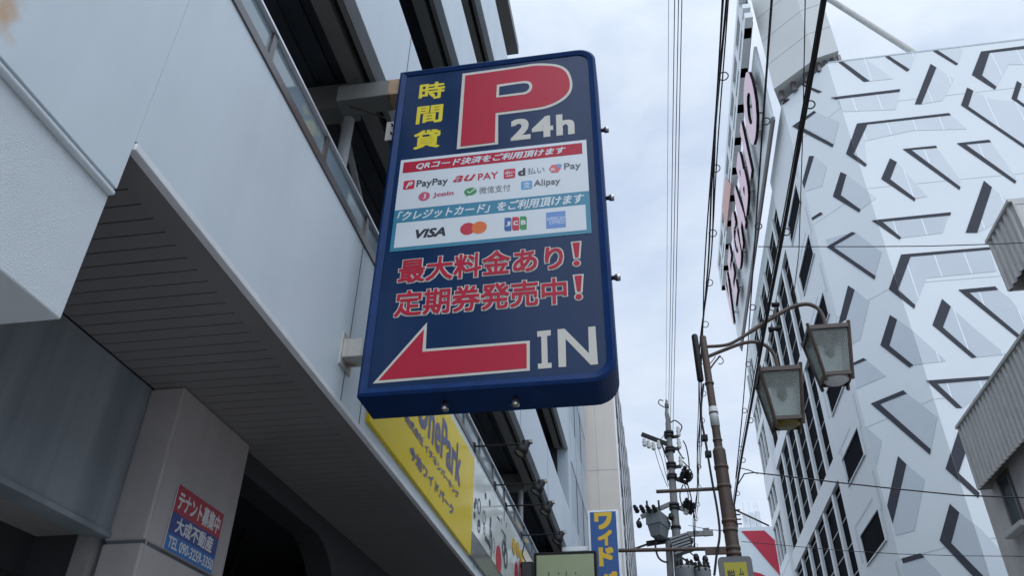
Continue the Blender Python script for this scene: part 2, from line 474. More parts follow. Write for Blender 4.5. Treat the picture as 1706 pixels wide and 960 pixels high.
# ================================================================== SETTING: ground
g = MB().box(-300, 300, -200, 500, -0.6, -0.01).build("ground", M_pave); tag(g, kind="structure")
rd = MB().box(-2.6, 2.6, -60, 120, -0.012, 0.0).build("road", M_asph); tag(rd, kind="structure")
fc = MB().box(-3.1, 0.4, -8, 5.4, 0.004, 0.012).build("bounce_apron", mk("pale_bounce", (0.52, 0.50, 0.48), 0.85, var=0.1)); tag(fc, kind="structure")  # added pale sheet, out of view, bouncing light up to the near soffit
pvm = MB().box(2.6, 3.9, -60, 22, -0.012, 0.12).build("pavement", M_pave); tag(pvm, kind="structure")
ln = MB().box(-2.45, -2.33, -60, 120, 0.0, 0.004); ln.box(2.3, 2.42, -60, 120, 0.0, 0.004)
tag(ln.build("road_marking", M_paint), kind="structure")

# ================================================================== PARKING GARAGE (left)
FX = -2.0
garage = thing("parking_garage", "multi-storey car park with pale blue-grey fascia bands over a dark planked canopy", "building", (-6, 10, 0))
ZB, ZT = 3.92, 5.30
YE = 20.3
fm = MB()
fm.box(-2.12, FX, 2.112, YE, ZB + 0.045, ZT)
fm.box(-2.12, FX + 0.0015, -3.0, 2.109, 3.70, ZT)
fm.build("fascia", M_fascia, garage, bevel=0.002)
# a rust stain bleeding from a seam near the camera
_t = M_fascia.node_tree; _b = _t.nodes["Principled BSDF"]; _src = _b.inputs["Base Color"].links[0].from_socket
_p = onX((2, 14), FX) - Vector((-6, 10, 0))
_co = _t.nodes.new("ShaderNodeTexCoord"); _mp = _t.nodes.new("ShaderNodeMapping"); _mp.vector_type = 'POINT'
_mp.inputs["Location"].default_value = (-_p.x, -_p.y * 8.0, -_p.z * 3.2); _mp.inputs["Scale"].default_value = (1, 8.0, 3.2)
_ln = _t.nodes.new("ShaderNodeVectorMath"); _ln.operation = 'LENGTH'
_nz = _t.nodes.new("ShaderNodeTexNoise"); _nz.inputs["Scale"].default_value = 16; _nz.inputs["Detail"].default_value = 6
_ad = _t.nodes.new("ShaderNodeMath"); _ad.operation = 'ADD'
_r = _t.nodes.new("ShaderNodeMapRange"); _r.inputs["From Min"].default_value = 1.2; _r.inputs["From Max"].default_value = 0.55; _r.inputs["To Max"].default_value = 0.8
_m = _t.nodes.new("ShaderNodeMix"); _m.data_type = 'RGBA'; _m.inputs["B"].default_value = (0.62, 0.34, 0.11, 1)
_t.links.new(_co.outputs["Object"], _mp.inputs["Vector"]); _t.links.new(_mp.outputs["Vector"], _ln.inputs[0]); _t.links.new(_co.outputs["Object"], _nz.inputs["Vector"])
_t.links.new(_ln.outputs["Value"], _ad.inputs[0]); _t.links.new(_nz.outputs["Fac"], _ad.inputs[1]); _t.links.new(_ad.outputs["Value"], _r.inputs["Value"])
_t.links.new(_r.outputs["Result"], _m.inputs["Factor"]); _t.links.new(_src, _m.inputs["A"]); _t.links.new(_m.outputs["Result"], _b.inputs["Base Color"])
# faint sheet joints in the fascia
jm = MB()
for yy in (4.62, 5.0, 9.0, 12.5, 16.0): jm.box(FX, FX + 0.003, yy, yy + 0.008, ZB + 0.05, ZT - 0.01)
for z0_, z1_ in ((7.15, 8.34), (10.09, 11.27)):
    for yy in (5.05, 8.6, 12.2, 15.8): jm.box(FX, FX + 0.003, yy, yy + 0.012, z0_ + 0.01, z1_ - 0.01)
build_each(jm, "fascia_joint", M_joint, garage)
# drip edge
de = MB().box(-2.03, FX + 0.014, 2.112, YE, ZB, ZB + 0.038)
de.build("drip_edge", M_trim, garage, bevel=0.004)
MB().box(-2.11, FX + 0.006, 2.112, YE, ZB + 0.038, ZB + 0.045).build("drip_shadow_gap", M_joint, garage)
# planked soffit
so = MB()
y = 1.2
while y < YE:
    so.box(-3.12, -2.17, y, min(y + 0.097, YE), ZB + 0.012, ZB + 0.03)
    y += 0.105
so.build("soffit_planks", M_soffit, garage)
MB().box(-2.165, -2.032, 2.112, YE, ZB + 0.006, ZB + 0.03).build("soffit_border", M_soffit, garage)
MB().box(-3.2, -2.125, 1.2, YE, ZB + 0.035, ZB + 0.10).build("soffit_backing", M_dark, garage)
# pillar with a tile joint
PX, PY0, PY1 = -2.9, 4.2, 5.17
pi = MB().box(-3.16, PX, PY0, PY1, 0, 2.925).box(-3.16, PX, PY0, PY1, 2.945, ZB + 0.01)
pil = pi.build("pillar", M_tile, garage, bevel=0.012)
MB().box(-3.15, PX - 0.012, PY0 + 0.012, PY1 - 0.012, 2.9, 2.96).build("tile_joint", M_joint, pil)
tr = MB().box(PX + 0.0, PX + 0.004, PY0 + 0.02, PY0 + 0.03, 0, ZB).box(PX, PX + 0.004, PY1 - 0.035, PY1 - 0.025, 0, ZB)
build_each(tr, "corner_bead", M_tile, pil)
# shop front under the canopy: entrance wall with a rounded opening
ew = PXr(-2.97)
arch = [(5.18, 0), (5.18, 3.74), (6.7, 3.74)] + [(6.7 + 0.75 * math.sin(R(a)), 2.99 + 0.75 * math.cos(R(a))) for a in range(10, 91, 10)] + [(7.45, 0)]
outer = [(5.175, 0), (5.175, ZB + 0.01), (YE, ZB + 0.01), (YE, 0), (13.2, 0), (13.2, 3.2), (9.2, 3.2), (9.2, 0), (7.45, 0)] 
wallpoly = [(5.175, 3.76), (5.175, ZB + 0.01), (YE, ZB + 0.01), (YE, 0), (7.45, 0), (7.45, 2.99)] + [(6.7 + 0.75 * math.sin(R(a)), 3.01 + 0.75 * math.cos(R(a))) for a in range(80, -1, -10)]
poly(ew, wallpoly, -0.25, 0.25).build("entrance_wall", M_shut, garage)
MB().box(-3.04, -2.962, 7.46, 7.74, 0, 3.3).build("entrance_jamb", M_shut2, garage)
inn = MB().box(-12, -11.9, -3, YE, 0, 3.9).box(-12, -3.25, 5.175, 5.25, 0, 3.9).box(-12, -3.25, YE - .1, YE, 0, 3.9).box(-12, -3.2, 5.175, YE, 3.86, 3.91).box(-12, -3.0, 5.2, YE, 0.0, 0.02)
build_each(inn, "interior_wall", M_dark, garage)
# a hanging convex mirror and pipe inside the entrance
cm = MB().lathe((-3.75, 6.75, 3.2), (0.5, -0.8, -0.2), [(0, 0.16), (0.03, 0.155), (0.06, 0.1), (0.07, 0.0)]); cm.cyl((-3.75, 6.78, 3.25), (-3.75, 6.9, 3.86), 0.02)
cm.build("entrance_mirror", M_black, garage)

# ribbon of glass between the fascia and the first open deck
rb = MB().box(-2.09, FX + 0.012, -3, YE, ZT, ZT + 0.05).box(-2.09, FX + 0.004, -3, YE, ZT + 0.056, ZT + 0.09)
rail = rb.build("railing", M_alu, garage, bevel=0.004)
MB().box(-2.05, FX - 0.03, -3, YE, ZT + 0.09, ZT + 0.32).build("glass_band", M_rail, rail)
MB().box(-2.06, FX + 0.0, -3, YE, ZT + 0.32, ZT + 0.345).build("top_rail", M_alub, rail, bevel=0.004)
y = -2.6 + 0.05
for k in range(26):
    yy = 2.85 + 0.9 * (k - 6)
    if -3 < yy < YE: MB().box(-2.055, FX - 0.012, yy, yy + 0.05, ZT + 0.09, ZT + 0.32).build("railing_post", M_alu, rail)

# open decks above
LEV = [(7.15, 8.34), (10.09, 11.27), (12.80, 14.32)]
for i, (z0, z1) in enumerate(LEV):
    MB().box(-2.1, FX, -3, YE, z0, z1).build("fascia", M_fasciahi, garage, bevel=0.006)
    b = MB()
    b.box(-2.36, -2.215, -3, YE, z0 - 0.005, z0 + 0.36)          # edge channel
    b.box(-2.15, -2.103, -3, YE, z0 + 0.002, z0 + 0.36)
    build_each(b, "edge_beam", M_beam, garage)
    MB().box(-2.214, -2.151, -3, YE, z0 + 0.12, z0 + 0.3).build("beam_gap", M_dark, garage)
    cb = MB()
    for yy in (-0.35, 4.78, 9.9, 15.0): cb.box(-11.9, -2.365, yy, yy + 0.2, z0 - 0.06, z0 + 0.26)
    for xx in (-4.6, -7.2): cb.box(xx, xx + 0.16, -3, YE, z0 + 0.0, z0 + 0.25)
    build_each(cb, "cross_beam", M_beam, garage)
    d = MB(); x = -11.9
    while x < -2.4:                                                   # corrugated deck underside
        d.box(x, x + 0.11, -3, YE, z0 + 0.30, z0 + 0.36); d.box(x + 0.11, x + 0.2, -3, YE, z0 + 0.33, z0 + 0.37); x += 0.2
    d.box(-11.9, -2.2, -3, YE, z0 + 0.37, z0 + 0.5)
    d.build("deck_underside", M_deck, garage)
MB().box(-11.9, -2.13, -3, YE, 5.0, 5.12).build("deck_floor", M_conc, garage)
MB().box(-12, -1.96, -3, 11.4, 15.70, 15.95).build("roof_edge", M_beam, garage)
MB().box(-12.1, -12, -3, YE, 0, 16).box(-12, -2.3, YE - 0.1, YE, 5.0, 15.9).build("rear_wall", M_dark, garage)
for yy in (4.95, 10.05, 15.15):
    for (za, zb_) in ((5.12, 7.09), (8.0, 10.03), (10.9, 12.74)):
        MB().cyl((-2.47, yy, za), (-2.47, yy, zb_), 0.055, n=14).build("post", M_colw, garage)
for yy in (1.0, 8.5, 13.6):
    MB().cyl((-3.6, yy, 5.12), (-3.6, yy, 7.4), 0.14, n=16).build("column", M_colw, garage)
br = MB()
for yy in (5.0, 10.1): br.bar((-2.6, yy, 7.3), (-2.6, yy + 3.2, 5.2), 0.05, 0.05)
build_each(br, "brace", M_colw, garage)
lt = MB()
for k in range(8): lt.lathe((-3.0 - 0.35 * (k % 2), 3.4 + 1.9 * k, 7.42), (0, 0, -1), [(0, 0.05), (0.03, 0.045), (0.05, 0.0)], 10)
build_each(lt, "deck_downlight", M_pwhite, garage)

# stair tower at the far end of the garage
tw = MB().box(-9, FX - 0.02, YE + 0.02, 26.6, 0, 17.2)
tower = tw.build("tower_wall", M_towerd, garage)
for z0 in (1.2, 4.1, 7.15, 10.09, 13.0):
    MB().box(FX - 0.018, FX, YE + 0.9, 26.55, z0, z0 + 1.25).build("tower_band", M_towerp, tower)
MB().box(-2.12, FX + 0.004, YE + 0.03, YE + 0.55, 0, 17.2).build("tower_pilaster", M_towerp, tower)
tj = MB()
for yy in (22.6, 24.6): tj.box(FX - 0.017, FX + 0.003, yy, yy + 0.03, 0, 17.2)
build_each(tj, "tower_joint", M_joint, tower)

# ================================================================== NEIGHBOUR BUILDING, lower left
nb = thing("shop_building", "old shop front with rough white stucco band above a dark slate panel and recessed doorway", "building", (-3.5, 1, 0))
MB().box(-3.1, FX - 0.02, -3, 2.107, 3.08, 3.662).box(-2.1, FX + 0.006, -3, 2.1065, 3.662, 3.682).build("stucco_band", M_stucco, nb, bevel=0.006)
MB().box(-2.09, FX - 0.045, -3, 2.104, 3.682, 3.71).build("recessed_joint", M_joint, nb)
MB().box(-3.25, -3.13, -3, PY0 - 0.004, 2.97, ZB + 0.01).build("slate_panel", M_slate, nb, bevel=0.004)
MB().box(-3.26, -3.115, -3, PY0 - 0.004, 2.955, 2.985).build("panel_lip", M_slate, nb)
MB().box(-3.62, -3.26, -3, PY0, 2.98, 3.02).build("lintel_underside", M_conc, nb)
MB().box(-4.9, -3.6, -3, PY0 + 0.0, 2.75, 3.9).build("back_wall", M_shut, nb)
MB().box(-4.9, -3.30, PY0 - 0.02, PY0 + 0.12, 0, 2.98).build("doorway_wall", M_shut, nb)
MB().box(-3.295, -3.19, PY0 - 0.05, PY0 + 0.1, 0, 2.978).build("door_jamb", M_conc, nb)
sh = MB()
for k in range(30): sh.box(-3.66, -3.64, -3, PY0 - 0.02, 0.1 * k, 0.1 * k + 0.085)
sh.build("shutter", M_shut, nb)

# ================================================================== TENANT SIGN on the pillar
tp = PXr(PX)
tbx = (4.395, 4.995, 2.947, 3.345)
ts = thing("tenant_notice", "small red and blue letting notice with a phone number on the tiled pillar", "sign", (PX, 4.7, 2.947))
def rect(pl, x0, x1, y0, y1, lift, th): return poly(pl, [(x0, y0), (x1, y0), (x1, y1), (x0, y1)], lift, th)
rect(tp, 4.395, 4.995, 2.947, 3.345, 0.004, 0.006).build("board", M_tw, ts)
rect(tp, 4.395, 4.995, 3.175, 3.345, 0.0105, 0.001).build("red_field", M_dred, ts)
rect(tp, 4.395, 4.995, 3.048, 3.1745, 0.0105, 0.001).build("blue_field", M_dblue, ts)
rect(tp, 4.395, 4.995, 2.947, 3.0475, 0.0105, 0.001).build("light_blue_field", M_dcy, ts)
text(MB(), tp, "テナント募集中", (4.42, 4.965, 3.195, 3.318), 0.013, bold=0.03).build("lettering", M_tw, ts, recalc=False)
text(MB(), tp, "大成不動産", (4.46, 4.93, 3.063, 3.163), 0.013, bold=0.025).build("lettering", M_tw, ts, recalc=False)
text(MB(), tp, "TEL 090-3259-3350", (4.42, 4.985, 2.965, 3.032), 0.013, bold=0.015).build("lettering", M_tw, ts, recalc=False)

# ================================================================== THE PARKING SIGN
YS, DP = 4.42, 0.34
SX0, SX1, SZ0, SZ1 = -1.803, -0.113, 3.885, 7.02
sign = thing("parking_sign", "big navy blue hanging parking sign with a red P and a red arrow", "sign", (-0.95, YS + DP / 2, SZ0))
sp = PY(YS)
RC = [0.16, 0.15, 0, 0]
ol = rrect(SX0, SX1, SZ0, SZ1, RC, 8)
il = rrect(SX0 + 0.062, SX1 - 0.062, SZ0 + 0.062, SZ1 - 0.05, [0.11, 0.1, 0, 0], 8)
poly(sp, [ol], -DP, DP - 0.03).build("cabinet", M_signblue, sign)
# bevelled front frame
fr = MB(); n_ = len(ol)
mid = rrect(SX0 + 0.02, SX1 - 0.02, SZ0 + 0.02, SZ1 - 0.02, [0.145, 0.135, 0, 0], 8)
loops = [[sp.pt(a, -0.03) for a in ol], [sp.pt(a, 0.0) for a in ol], [sp.pt(a, 0.012) for a in mid], [sp.pt(a, -0.006) for a in il], [sp.pt(a, -0.03) for a in il]]
for i in range(len(loops) - 1):
    fr.add(loops[i] + loops[i + 1], [(k, (k + 1) % n_, n_ + (k + 1) % n_, n_ + k) for k in range(n_)])
fr.build("frame", M_signblue, sign)
face = poly(sp, [il], -0.04, 0.026).build("face", M_navy, sign)
LF = -0.0135                       # first layer on the face
Z1, Z2, Z3 = Zm(640, 90, 4.265), Zm(640, 230, 4.265), Zm(580, 400, 3.2)
def sx(z, pts): return [sp.px(z(*p)) for p in pts]
# yellow column of three characters
ym = MB()
for ch, c in (("時", (337, 250)), ("間", (320, 418)), ("貸", (300, 595))):
    a, b = sp.px(Z1(*c)); text(ym, sp, ch, (a - 0.112, a + 0.112, b - 0.104, b + 0.104), LF, bold=0.026)
ym.build("lettering", M_yel, face, recalc=False)
# big P
def chaikin(p, it=3):
    for _ in range(it):
        q = [p[0]]
        for a, b in zip(p, p[1:]):
            q += [(a[0] * .75 + b[0] * .25, a[1] * .75 + b[1] * .25), (a[0] * .25 + b[0] * .75, a[1] * .25 + b[1] * .75)]
        p = q + [p[-1]]
    return p
bowl = chaikin(sx(Z1, [(960, 75), (1100, 52), (1290, 70), (1345, 190), (1320, 290), (1180, 375), (1020, 398), (808, 425)]))
pout = sx(Z1, [(513, 668), (555, 130)]) + bowl + sx(Z1, [(808, 632)])
hole = [sp.px(Z1(795, 303)), sp.px(Z1(800, 212))] + chaikin(sx(Z1, [(940, 192), (1030, 180), (1058, 222), (1030, 275), (940, 287)]))
poly(sp, [pout], LF, 0.002).build("letter_outline", M_cream, face)
bowl2 = chaikin(sx(Z1, [(960, 91), (1090, 70), (1275, 84), (1326, 192), (1303, 281), (1170, 359), (1010, 383), (790, 410)]))
pred = sx(Z1, [(540, 650), (575, 146)]) + bowl2 + sx(Z1, [(785, 620)])
poly(sp, [pred], LF + 0.0025, 0.002).build("letter", M_red, face)
poly(sp, [hole], LF + 0.005, 0.001).build("letter_outline", M_cream, face)
hole2 = [sp.px(Z1(815, 288)), sp.px(Z1(818, 226))] + chaikin(sx(Z1, [(940, 207), (1016, 198), (1036, 224), (1014, 262), (940, 271)]))
poly(sp, [hole2], LF + 0.0065, 0.001).build("letter_counter", M_navy, face)
b24 = tbox(sp, Z1(898, 455), Z1(895, 610), Z1(1345, 410), Z1(1355, 555))
text(MB(), sp, "24h", (b24[0], b24[1], b24[2], b24[3]), LF, bold=0.036, spacing=1.12).build("lettering", M_cream, face, recalc=False)
# payment panel
pa, pb = sp.px(Z2(112, 152)), sp.px(Z2(1472, 660))
PX0, PX1 = sp.px(Z2(75, 490))[0], sp.px(Z2(1455, 360))[0]
PZ1 = (sp.px(Z2(112, 152))[1] + sp.px(Z2(1432, 2))[1]) / 2
PZ0 = (sp.px(Z2(35, 810))[1] + sp.px(Z2(1472, 660))[1]) / 2
pan = poly(sp, [(PX0, PZ0), (PX1, PZ0), (PX1, PZ1), (PX0, PZ1)], LF, 0.002).build("payment_panel", M_pwhite, sign)
LP = LF + 0.0026
def zq(z, *pts): return sum(sp.px(z(*p))[1] for p in pts) / len(pts)
def xq(z, *pts): return sum(sp.px(z(*p))[0] for p in pts) / len(pts)
def srect(x0, x1, z0, z1, lift, th=0.0008, mb=None, r=0): return poly(sp, [rrect(x0, x1, z0, z1, r) if r else [(x0, z0), (x1, z0), (x1, z1), (x0, z1)]], lift, th, mb)
rz1 = zq(Z2, (133, 172), (1405, 22)); rz0 = zq(Z2, (133, 248), (1408, 97))
srect(xq(Z2, (133, 200)), xq(Z2, (1406, 60)), rz0, rz1, LP).build("red_bar", M_red, pan)
tz = zq(Z2, (72, 515), (1450, 362))
srect(PX0 - 0.001, PX1 + 0.001, PZ0 - 0.001, tz, LP).build("teal_field", M_teal, pan)
wz1 = zq(Z2, (87, 605), (1428, 462)); wz0 = zq(Z2, (65, 782), (1437, 640))
srect(xq(Z2, (76, 690)), xq(Z2, (1433, 550)), wz0, wz1, LP + 0.001).build("card_field", M_pwhite, pan)
hh = rz1 - rz0
text(MB(), sp, "QRコード決済をご利用頂けます", (xq(Z2, (225, 205)), xq(Z2, (1290, 80)), rz0 + 0.16 * hh, rz1 - 0.16 * hh), LP + 0.0012, bold=0.026, shear=0.25).build("lettering", M_pwhite, pan, recalc=False)
h2 = tz - wz1
text(MB(), sp, "「クレジットカード」をご利用頂けます", (xq(Z2, (90, 560)), xq(Z2, (1420, 420)), wz1 + 0.14 * h2, tz - 0.14 * h2), LP + 0.0012, bold=0.026, shear=0.25).build("lettering", M_pwhite, pan, recalc=False)
def ltext(body, x0, x1, yc0, yc1, h, mat, bold=0.01, shear=0.0, lift=0.0012, z=Z2, par=None, name="lettering", spacing=1.0):
    a = sp.px(z(x0, yc0)); b = sp.px(z(x1, yc1)); zc = (a[1] + b[1]) / 2
    hh_ = h * 0.00136 / 2
    return text(MB(), sp, body, (a[0], b[0], zc - hh_, zc + hh_), LP + lift, bold, shear, spacing).build(name, mat, par or pan, recalc=False)
def lrr(x0, x1, y0, y1, mat, r=0.012, lift=0.0002, name="payment_logo"):
    a = sp.px(Z2(x0, (y0 + y1) / 2)); b = sp.px(Z2(x1, (y0 + y1) / 2)); zt = sp.px(Z2((x0 + x1) / 2, y0))[1]; zb = sp.px(Z2((x0 + x1) / 2, y1))[1]
    return srect(a[0], b[0], zb, zt, LP + lift, r=r).build(name, mat, pan)
# row 1
lg = lrr(135, 213, 295, 357, M_logored, 0.01)
ltext("P", 152, 200, 330, 326, 44, M_pwhite, 0.03, 0.4, par=lg)
ltext("PayPay", 228, 450, 322, 306, 66, M_ink, 0.012)
ltext("au", 488, 650, 287, 270, 46, M_logored, 0.012, 0.4)
ltext("PAY", 665, 808, 270, 255, 50, M_logored, 0.012)
lg = lrr(848, 930, 212, 280, M_logored, 0.012)
ltext("d払い", 856, 922, 241, 234, 24, M_pwhite, 0.03, par=lg); ltext("•••", 866, 912, 264, 259, 9, M_pwhite, 0.03, par=lg)
ltext("d", 950, 1002, 237, 232, 56, M_ink, 0.04)
ltext("払い", 1018, 1138, 230, 215, 50, M_inkg, 0.0)
hx = sp.px(Z2(1212, 210))
hxg = poly(sp, [circ(hx, 0.047, 0.047, 6)], LP + 0.0002, 0.0008).build("payment_logo", M_coral, pan)
hc = sp.px(Z2(1243, 190)); poly(sp, [circ(hc, 0.019)], LP + 0.0012, 0.0006).build("logo_dot", M_sky, hxg)
ltext("m", 1183, 1210, 219, 216, 20, M_pwhite, 0.03, par=hxg)
ltext("Pay", 1278, 1397, 203, 190, 62, M_inkg, 0.01)
# row 2
jc = sp.px(Z2(282, 408)); jg = poly(sp, [circ(jc, 0.045)], LP + 0.0002, 0.0008).build("payment_logo", M_pink, pan)
ltext("J", 273, 294, 409, 406, 36, M_pwhite, 0.03, par=jg)
ltext("Jcoin", 345, 492, 400, 388, 40, M_pink, 0.03)
wc = sp.px(Z2(611, 373)); wg = poly(sp, [circ(wc, 0.049, 0.038)], LP + 0.0002, 0.0008)
poly(sp, [(wc[0] - 0.03, wc[1] - 0.02), (wc[0] - 0.01, wc[1] - 0.035), (wc[0] - 0.034, wc[1] - 0.048)], LP + 0.0002, 0.0007, wg)
wg = wg.build("payment_logo", M_green, pan)
ck = MB()
for a, b in (((-0.025, 0.004), (-0.006, -0.014)), ((-0.006, -0.014), (0.036, 0.022))):
    d_ = Vector((b[0] - a[0], b[1] - a[1])).normalized(); n2_ = (-d_.y * 0.0045, d_.x * 0.0045)
    poly(sp, [(wc[0] + a[0] + n2_[0], wc[1] + a[1] + n2_[1]), (wc[0] + a[0] - n2_[0], wc[1] + a[1] - n2_[1]), (wc[0] + b[0] - n2_[0], wc[1] + b[1] - n2_[1]), (wc[0] + b[0] + n2_[0], wc[1] + b[1] + n2_[1])], LP + 0.0013 + 0.0003 * (a[0] > -.01), 0.0004, ck)
ck.build("check_mark", M_pwhite, wg)
ltext("微信支付", 672, 895, 365, 347, 52, M_inkg, 0.0)
lg = lrr(972, 1050, 298, 357, M_sky, 0.012)
ltext("支", 986, 1038, 330, 324, 46, M_pwhite, 0.015, par=lg)
ltext("Alipay", 1062, 1250, 320, 304, 58, M_inkg, 0.012)
# cards
ltext("VISA", 220, 435, 676, 660, 62, M_ink, 0.036, 0.25, lift=0.0022)
m1 = sp.px(Z2(592, 640)); m2 = sp.px(Z2(674, 631))
poly(sp, [circ(m1, 0.057)], LP + 0.0022, 0.0005).build("card_logo", M_logored, pan)
poly(sp, [circ(m2, 0.057)], LP + 0.0030, 0.0005).build("card_logo", M_orange, pan)
for i, (x0, mt, ch) in enumerate(((853, M_lblue, "J"), (908, M_logored, "C"), (962, M_green, "B"))):
    lg = lrr(x0, x0 + 50, 560 - i * 5, 657 - i * 5, mt, [0.004, 0.022, 0.004, 0.022], 0.0022, "card_logo")
    ltext(ch, x0 + 8, x0 + 43, 607 - i * 5, 604 - i * 5, 32, M_pwhite, 0.05, lift=0.0034, par=lg)
lg = lrr(1150, 1289, 518, 634, M_cblue, 0.0, 0.0022, "card_logo")
ltext("AMERICAN", 1156, 1284, 572, 559, 24, M_pwhite, 0.0, lift=0.0034, par=lg); ltext("EXPRESS", 1176, 1282, 597, 586, 24, M_pwhite, 0.0, lift=0.0034, par=lg)
# two outlined lines
def outl(body, x0, x1, y0, y1, h):
    a = sp.px(Z3(x0, y0)); b = sp.px(Z3(x1, y1)); zc = (a[1] + b[1]) / 2; hz = h * 0.00182 / 2
    bx = (a[0], b[0], zc - hz, zc + hz)
    text(MB(), sp, body, bx, LF, bold=0.02, grow=0.036).build("letter_outline", M_cream, face, recalc=False)
    text(MB(), sp, body, bx, LF + 0.0045, bold=0.02).build("lettering", M_red, face, recalc=False)
outl("最大料金あり", 268, 1145, 158, 90, 116)
outl("定期券発売中", 248, 1165, 335, 265, 118)
for (c, d2) in (((1217, 60), (1217, 115)), ((1228, 240), (1228, 294))):
    a, b = sp.px(Z3(*c)), sp.px(Z3(*d2))
    for (g_, lf, mt, nm) in ((0.012, LF, M_cream, "letter_outline"), (0.0, LF + 0.003, M_red, "lettering")):
        mb = poly(sp, [[(a[0] - 0.026 - g_, a[1] + 0.085 + g_), (a[0] + 0.026 + g_, a[1] + 0.085 + g_), (a[0] + 0.012 + g_, a[1] - 0.045 - g_), (a[0] - 0.012 - g_, a[1] - 0.045 - g_)]], lf, 0.001)
        poly(sp, [circ((b[0], b[1] - 0.006), 0.022 + g_ * 0.7)], lf + 0.0003, 0.001, mb)
        mb.build(nm, mt, face)
# arrow
aw = [(128, 762), (418, 435), (411, 577), (967, 532), (967, 692)]
poly(sp, [sx(Z3, aw)], LF, 0.0015).build("arrow_outline", M_cream, face)
poly(sp, [sx(Z3, [(160, 745), (402, 472), (393, 593), (950, 547), (951, 680)])], LF + 0.002, 0.0015).build("arrow", M_red, face)
# IN
im = MB()
poly(sp, [sx(Z3, [(1006, 483), (1079, 475), (1079, 504), (1059, 507), (1063, 652), (1083, 650), (1084, 677), (1011, 683), (1010, 656), (1031, 654), (1028, 510), (1007, 512)])], LF, 0.0015, im)
poly(sp, [sx(Z3, [(1115, 472), (1152, 468), (1283, 600), (1279, 459), (1317, 455), (1331, 658), (1292, 661), (1158, 522), (1161, 671), (1121, 674)])], LF, 0.0015, im)
im.build("lettering", M_cream, face)
# bulbs round the edge of the cabinet
def bulb(p, ax):
    b = MB().lathe(p, ax, [(0, 0.01), (0.02, 0.01), (0.02, 0.018), (0.027, 0.02), (0.03, 0.026), (0.058, 0.027), (0.063, 0.024), (0.065, 0.0)], 14)
    o = b.build("bulb", M_chrome, sign)
    MB().lathe(p, ax, [(0, 0.016), (0.02, 0.016), (0.024, 0.0)], 10).build("socket", M_black, o)
ym_ = YS + DP * 0.5
for p in ((1003, 217), (1012, 330), (1022, 463)): bulb((SX1, ym_, onY(p, ym_).z), (1, 0, 0))
for p in ((743, 672), (860, 664)):
    q = onZ(p, SZ0); bulb((q.x, YS + DP * 0.42, SZ0), (0, 0, -1))
# brackets that carry the sign
lo = onX((575, 588), FX).z
MB().box(FX, SX0 + 0.002, YS + 0.09, YS + 0.25, lo - 0.075, lo + 0.07).build("bracket", M_beamw, sign, bevel=0.006)
MB().box(FX, FX + 0.012, YS + 0.07, YS + 0.28, lo - 0.13, lo + 0.12).build("bracket_plate", M_beamw, sign)
up = MB().box(-2.40, -1.93, YS + 0.07, YS + 0.26, 6.84, 7.03)
up.build("bracket", M_beam, sign, bevel=0.006)
MB().box(-1.93, SX0 + 0.002, YS + 0.07, YS + 0.26, 6.84, 7.03).build("bracket_end", M_beamo, sign, bevel=0.006)
pc = [onY(p, YS + 0.12) for p in ((644, 204), (655, 204), (653, 233), (641, 233))]
pt_ = MB().box(pc[3].x, SX0 + 0.002, YS + 0.115, YS + 0.125, pc[2].z, pc[0].z)
pto = pt_.build("bolt_plate", M_beamw, sign)
bo = MB()
for t_ in (0.3, 0.75):
    bo.cyl(((pc[3].x + SX0) / 2, YS + 0.115, pc[2].z + (pc[0].z - pc[2].z) * t_), ((pc[3].x + SX0) / 2, YS + 0.09, pc[2].z + (pc[0].z - pc[2].z) * t_), 0.008, n=6)
build_each(bo, "bolt", M_black, pto)
# cable into the sign
cb = MB().tube([(-2.3, YS + 0.15, 6.84), (-2.1, YS + 0.14, 6.72), (-1.95, YS + 0.13, 6.62), (SX0, YS + 0.13, 6.5)], 0.005, 6)
cb.build("power_cable", M_rub, sign)

# ================================================================== SIGNS along the fascia
fp = PXr(FX)
Zy = Zm(600, 660, 3.2)
ys = thing("banner_sign", "long glossy yellow sign with purple lettering on the fascia behind the blue parking sign", "sign", (FX, 6.8, 4.05))
rect(fp, 5.13, 8.7, 4.05, 5.17, 0.0, 0.03).build("board", M_bsign, ys, bevel=0.004)
def ft(body, lt, lb, rt, rb, mat, par, bold, lift=0.032, y0=None, spacing=1.0):
    bx = list(tbox(fp, Zy(*lt), Zy(*lb), Zy(*rt), Zy(*rb)))
    if y0: bx[0] = y0
    text(MB(), fp, body, bx, lift, bold, 0, spacing).build("lettering", mat, par, recalc=False)
    return bx
yk = fp.px(Zy(522, 400))[0]; yn = fp.px(Zy(343, 140))[0]
zt_ = (fp.px(Zy(508, 255))[1]); zb_ = fp.px(Zy(516, 440))[1]
text(MB(), fp, "OnePark", (yn - (yk - yn) * 0.26, yk, zb_ - 0.1, zt_), 0.032, bold=0.025).build("lettering", M_bink, ys, recalc=False)
ft("株式会社 イチネンパーキング", (218, 95), (214, 140), (510, 500), (508, 550), M_bink, ys, 0.035)
ft("今池ワイドパーク", (247, 245), (240, 335), (482, 595), (480, 640), M_bink, ys, 0.035)
ws = thing("picture_sign", "glossy white sign with black rings and red seal, beside the yellow sign", "sign", (FX, 11.5, 4.5))
rect(fp, 8.72, 14.6, 4.325, 5.2, 0.0, 0.028).build("board", M_bwhite, ws, bevel=0.004)
wm = MB(); wr = MB(); wy = MB()
rng = random.Random(3)
def ring(mb, c, r, w, lf):
    r *= 0.72; w *= 0.6
    poly(fp, [circ(c, r, r, 20), list(reversed(circ(c, r - w, r - w, 20)))], lf, 0.002, mb)
Zw = Zm(780, 740, 4.36)
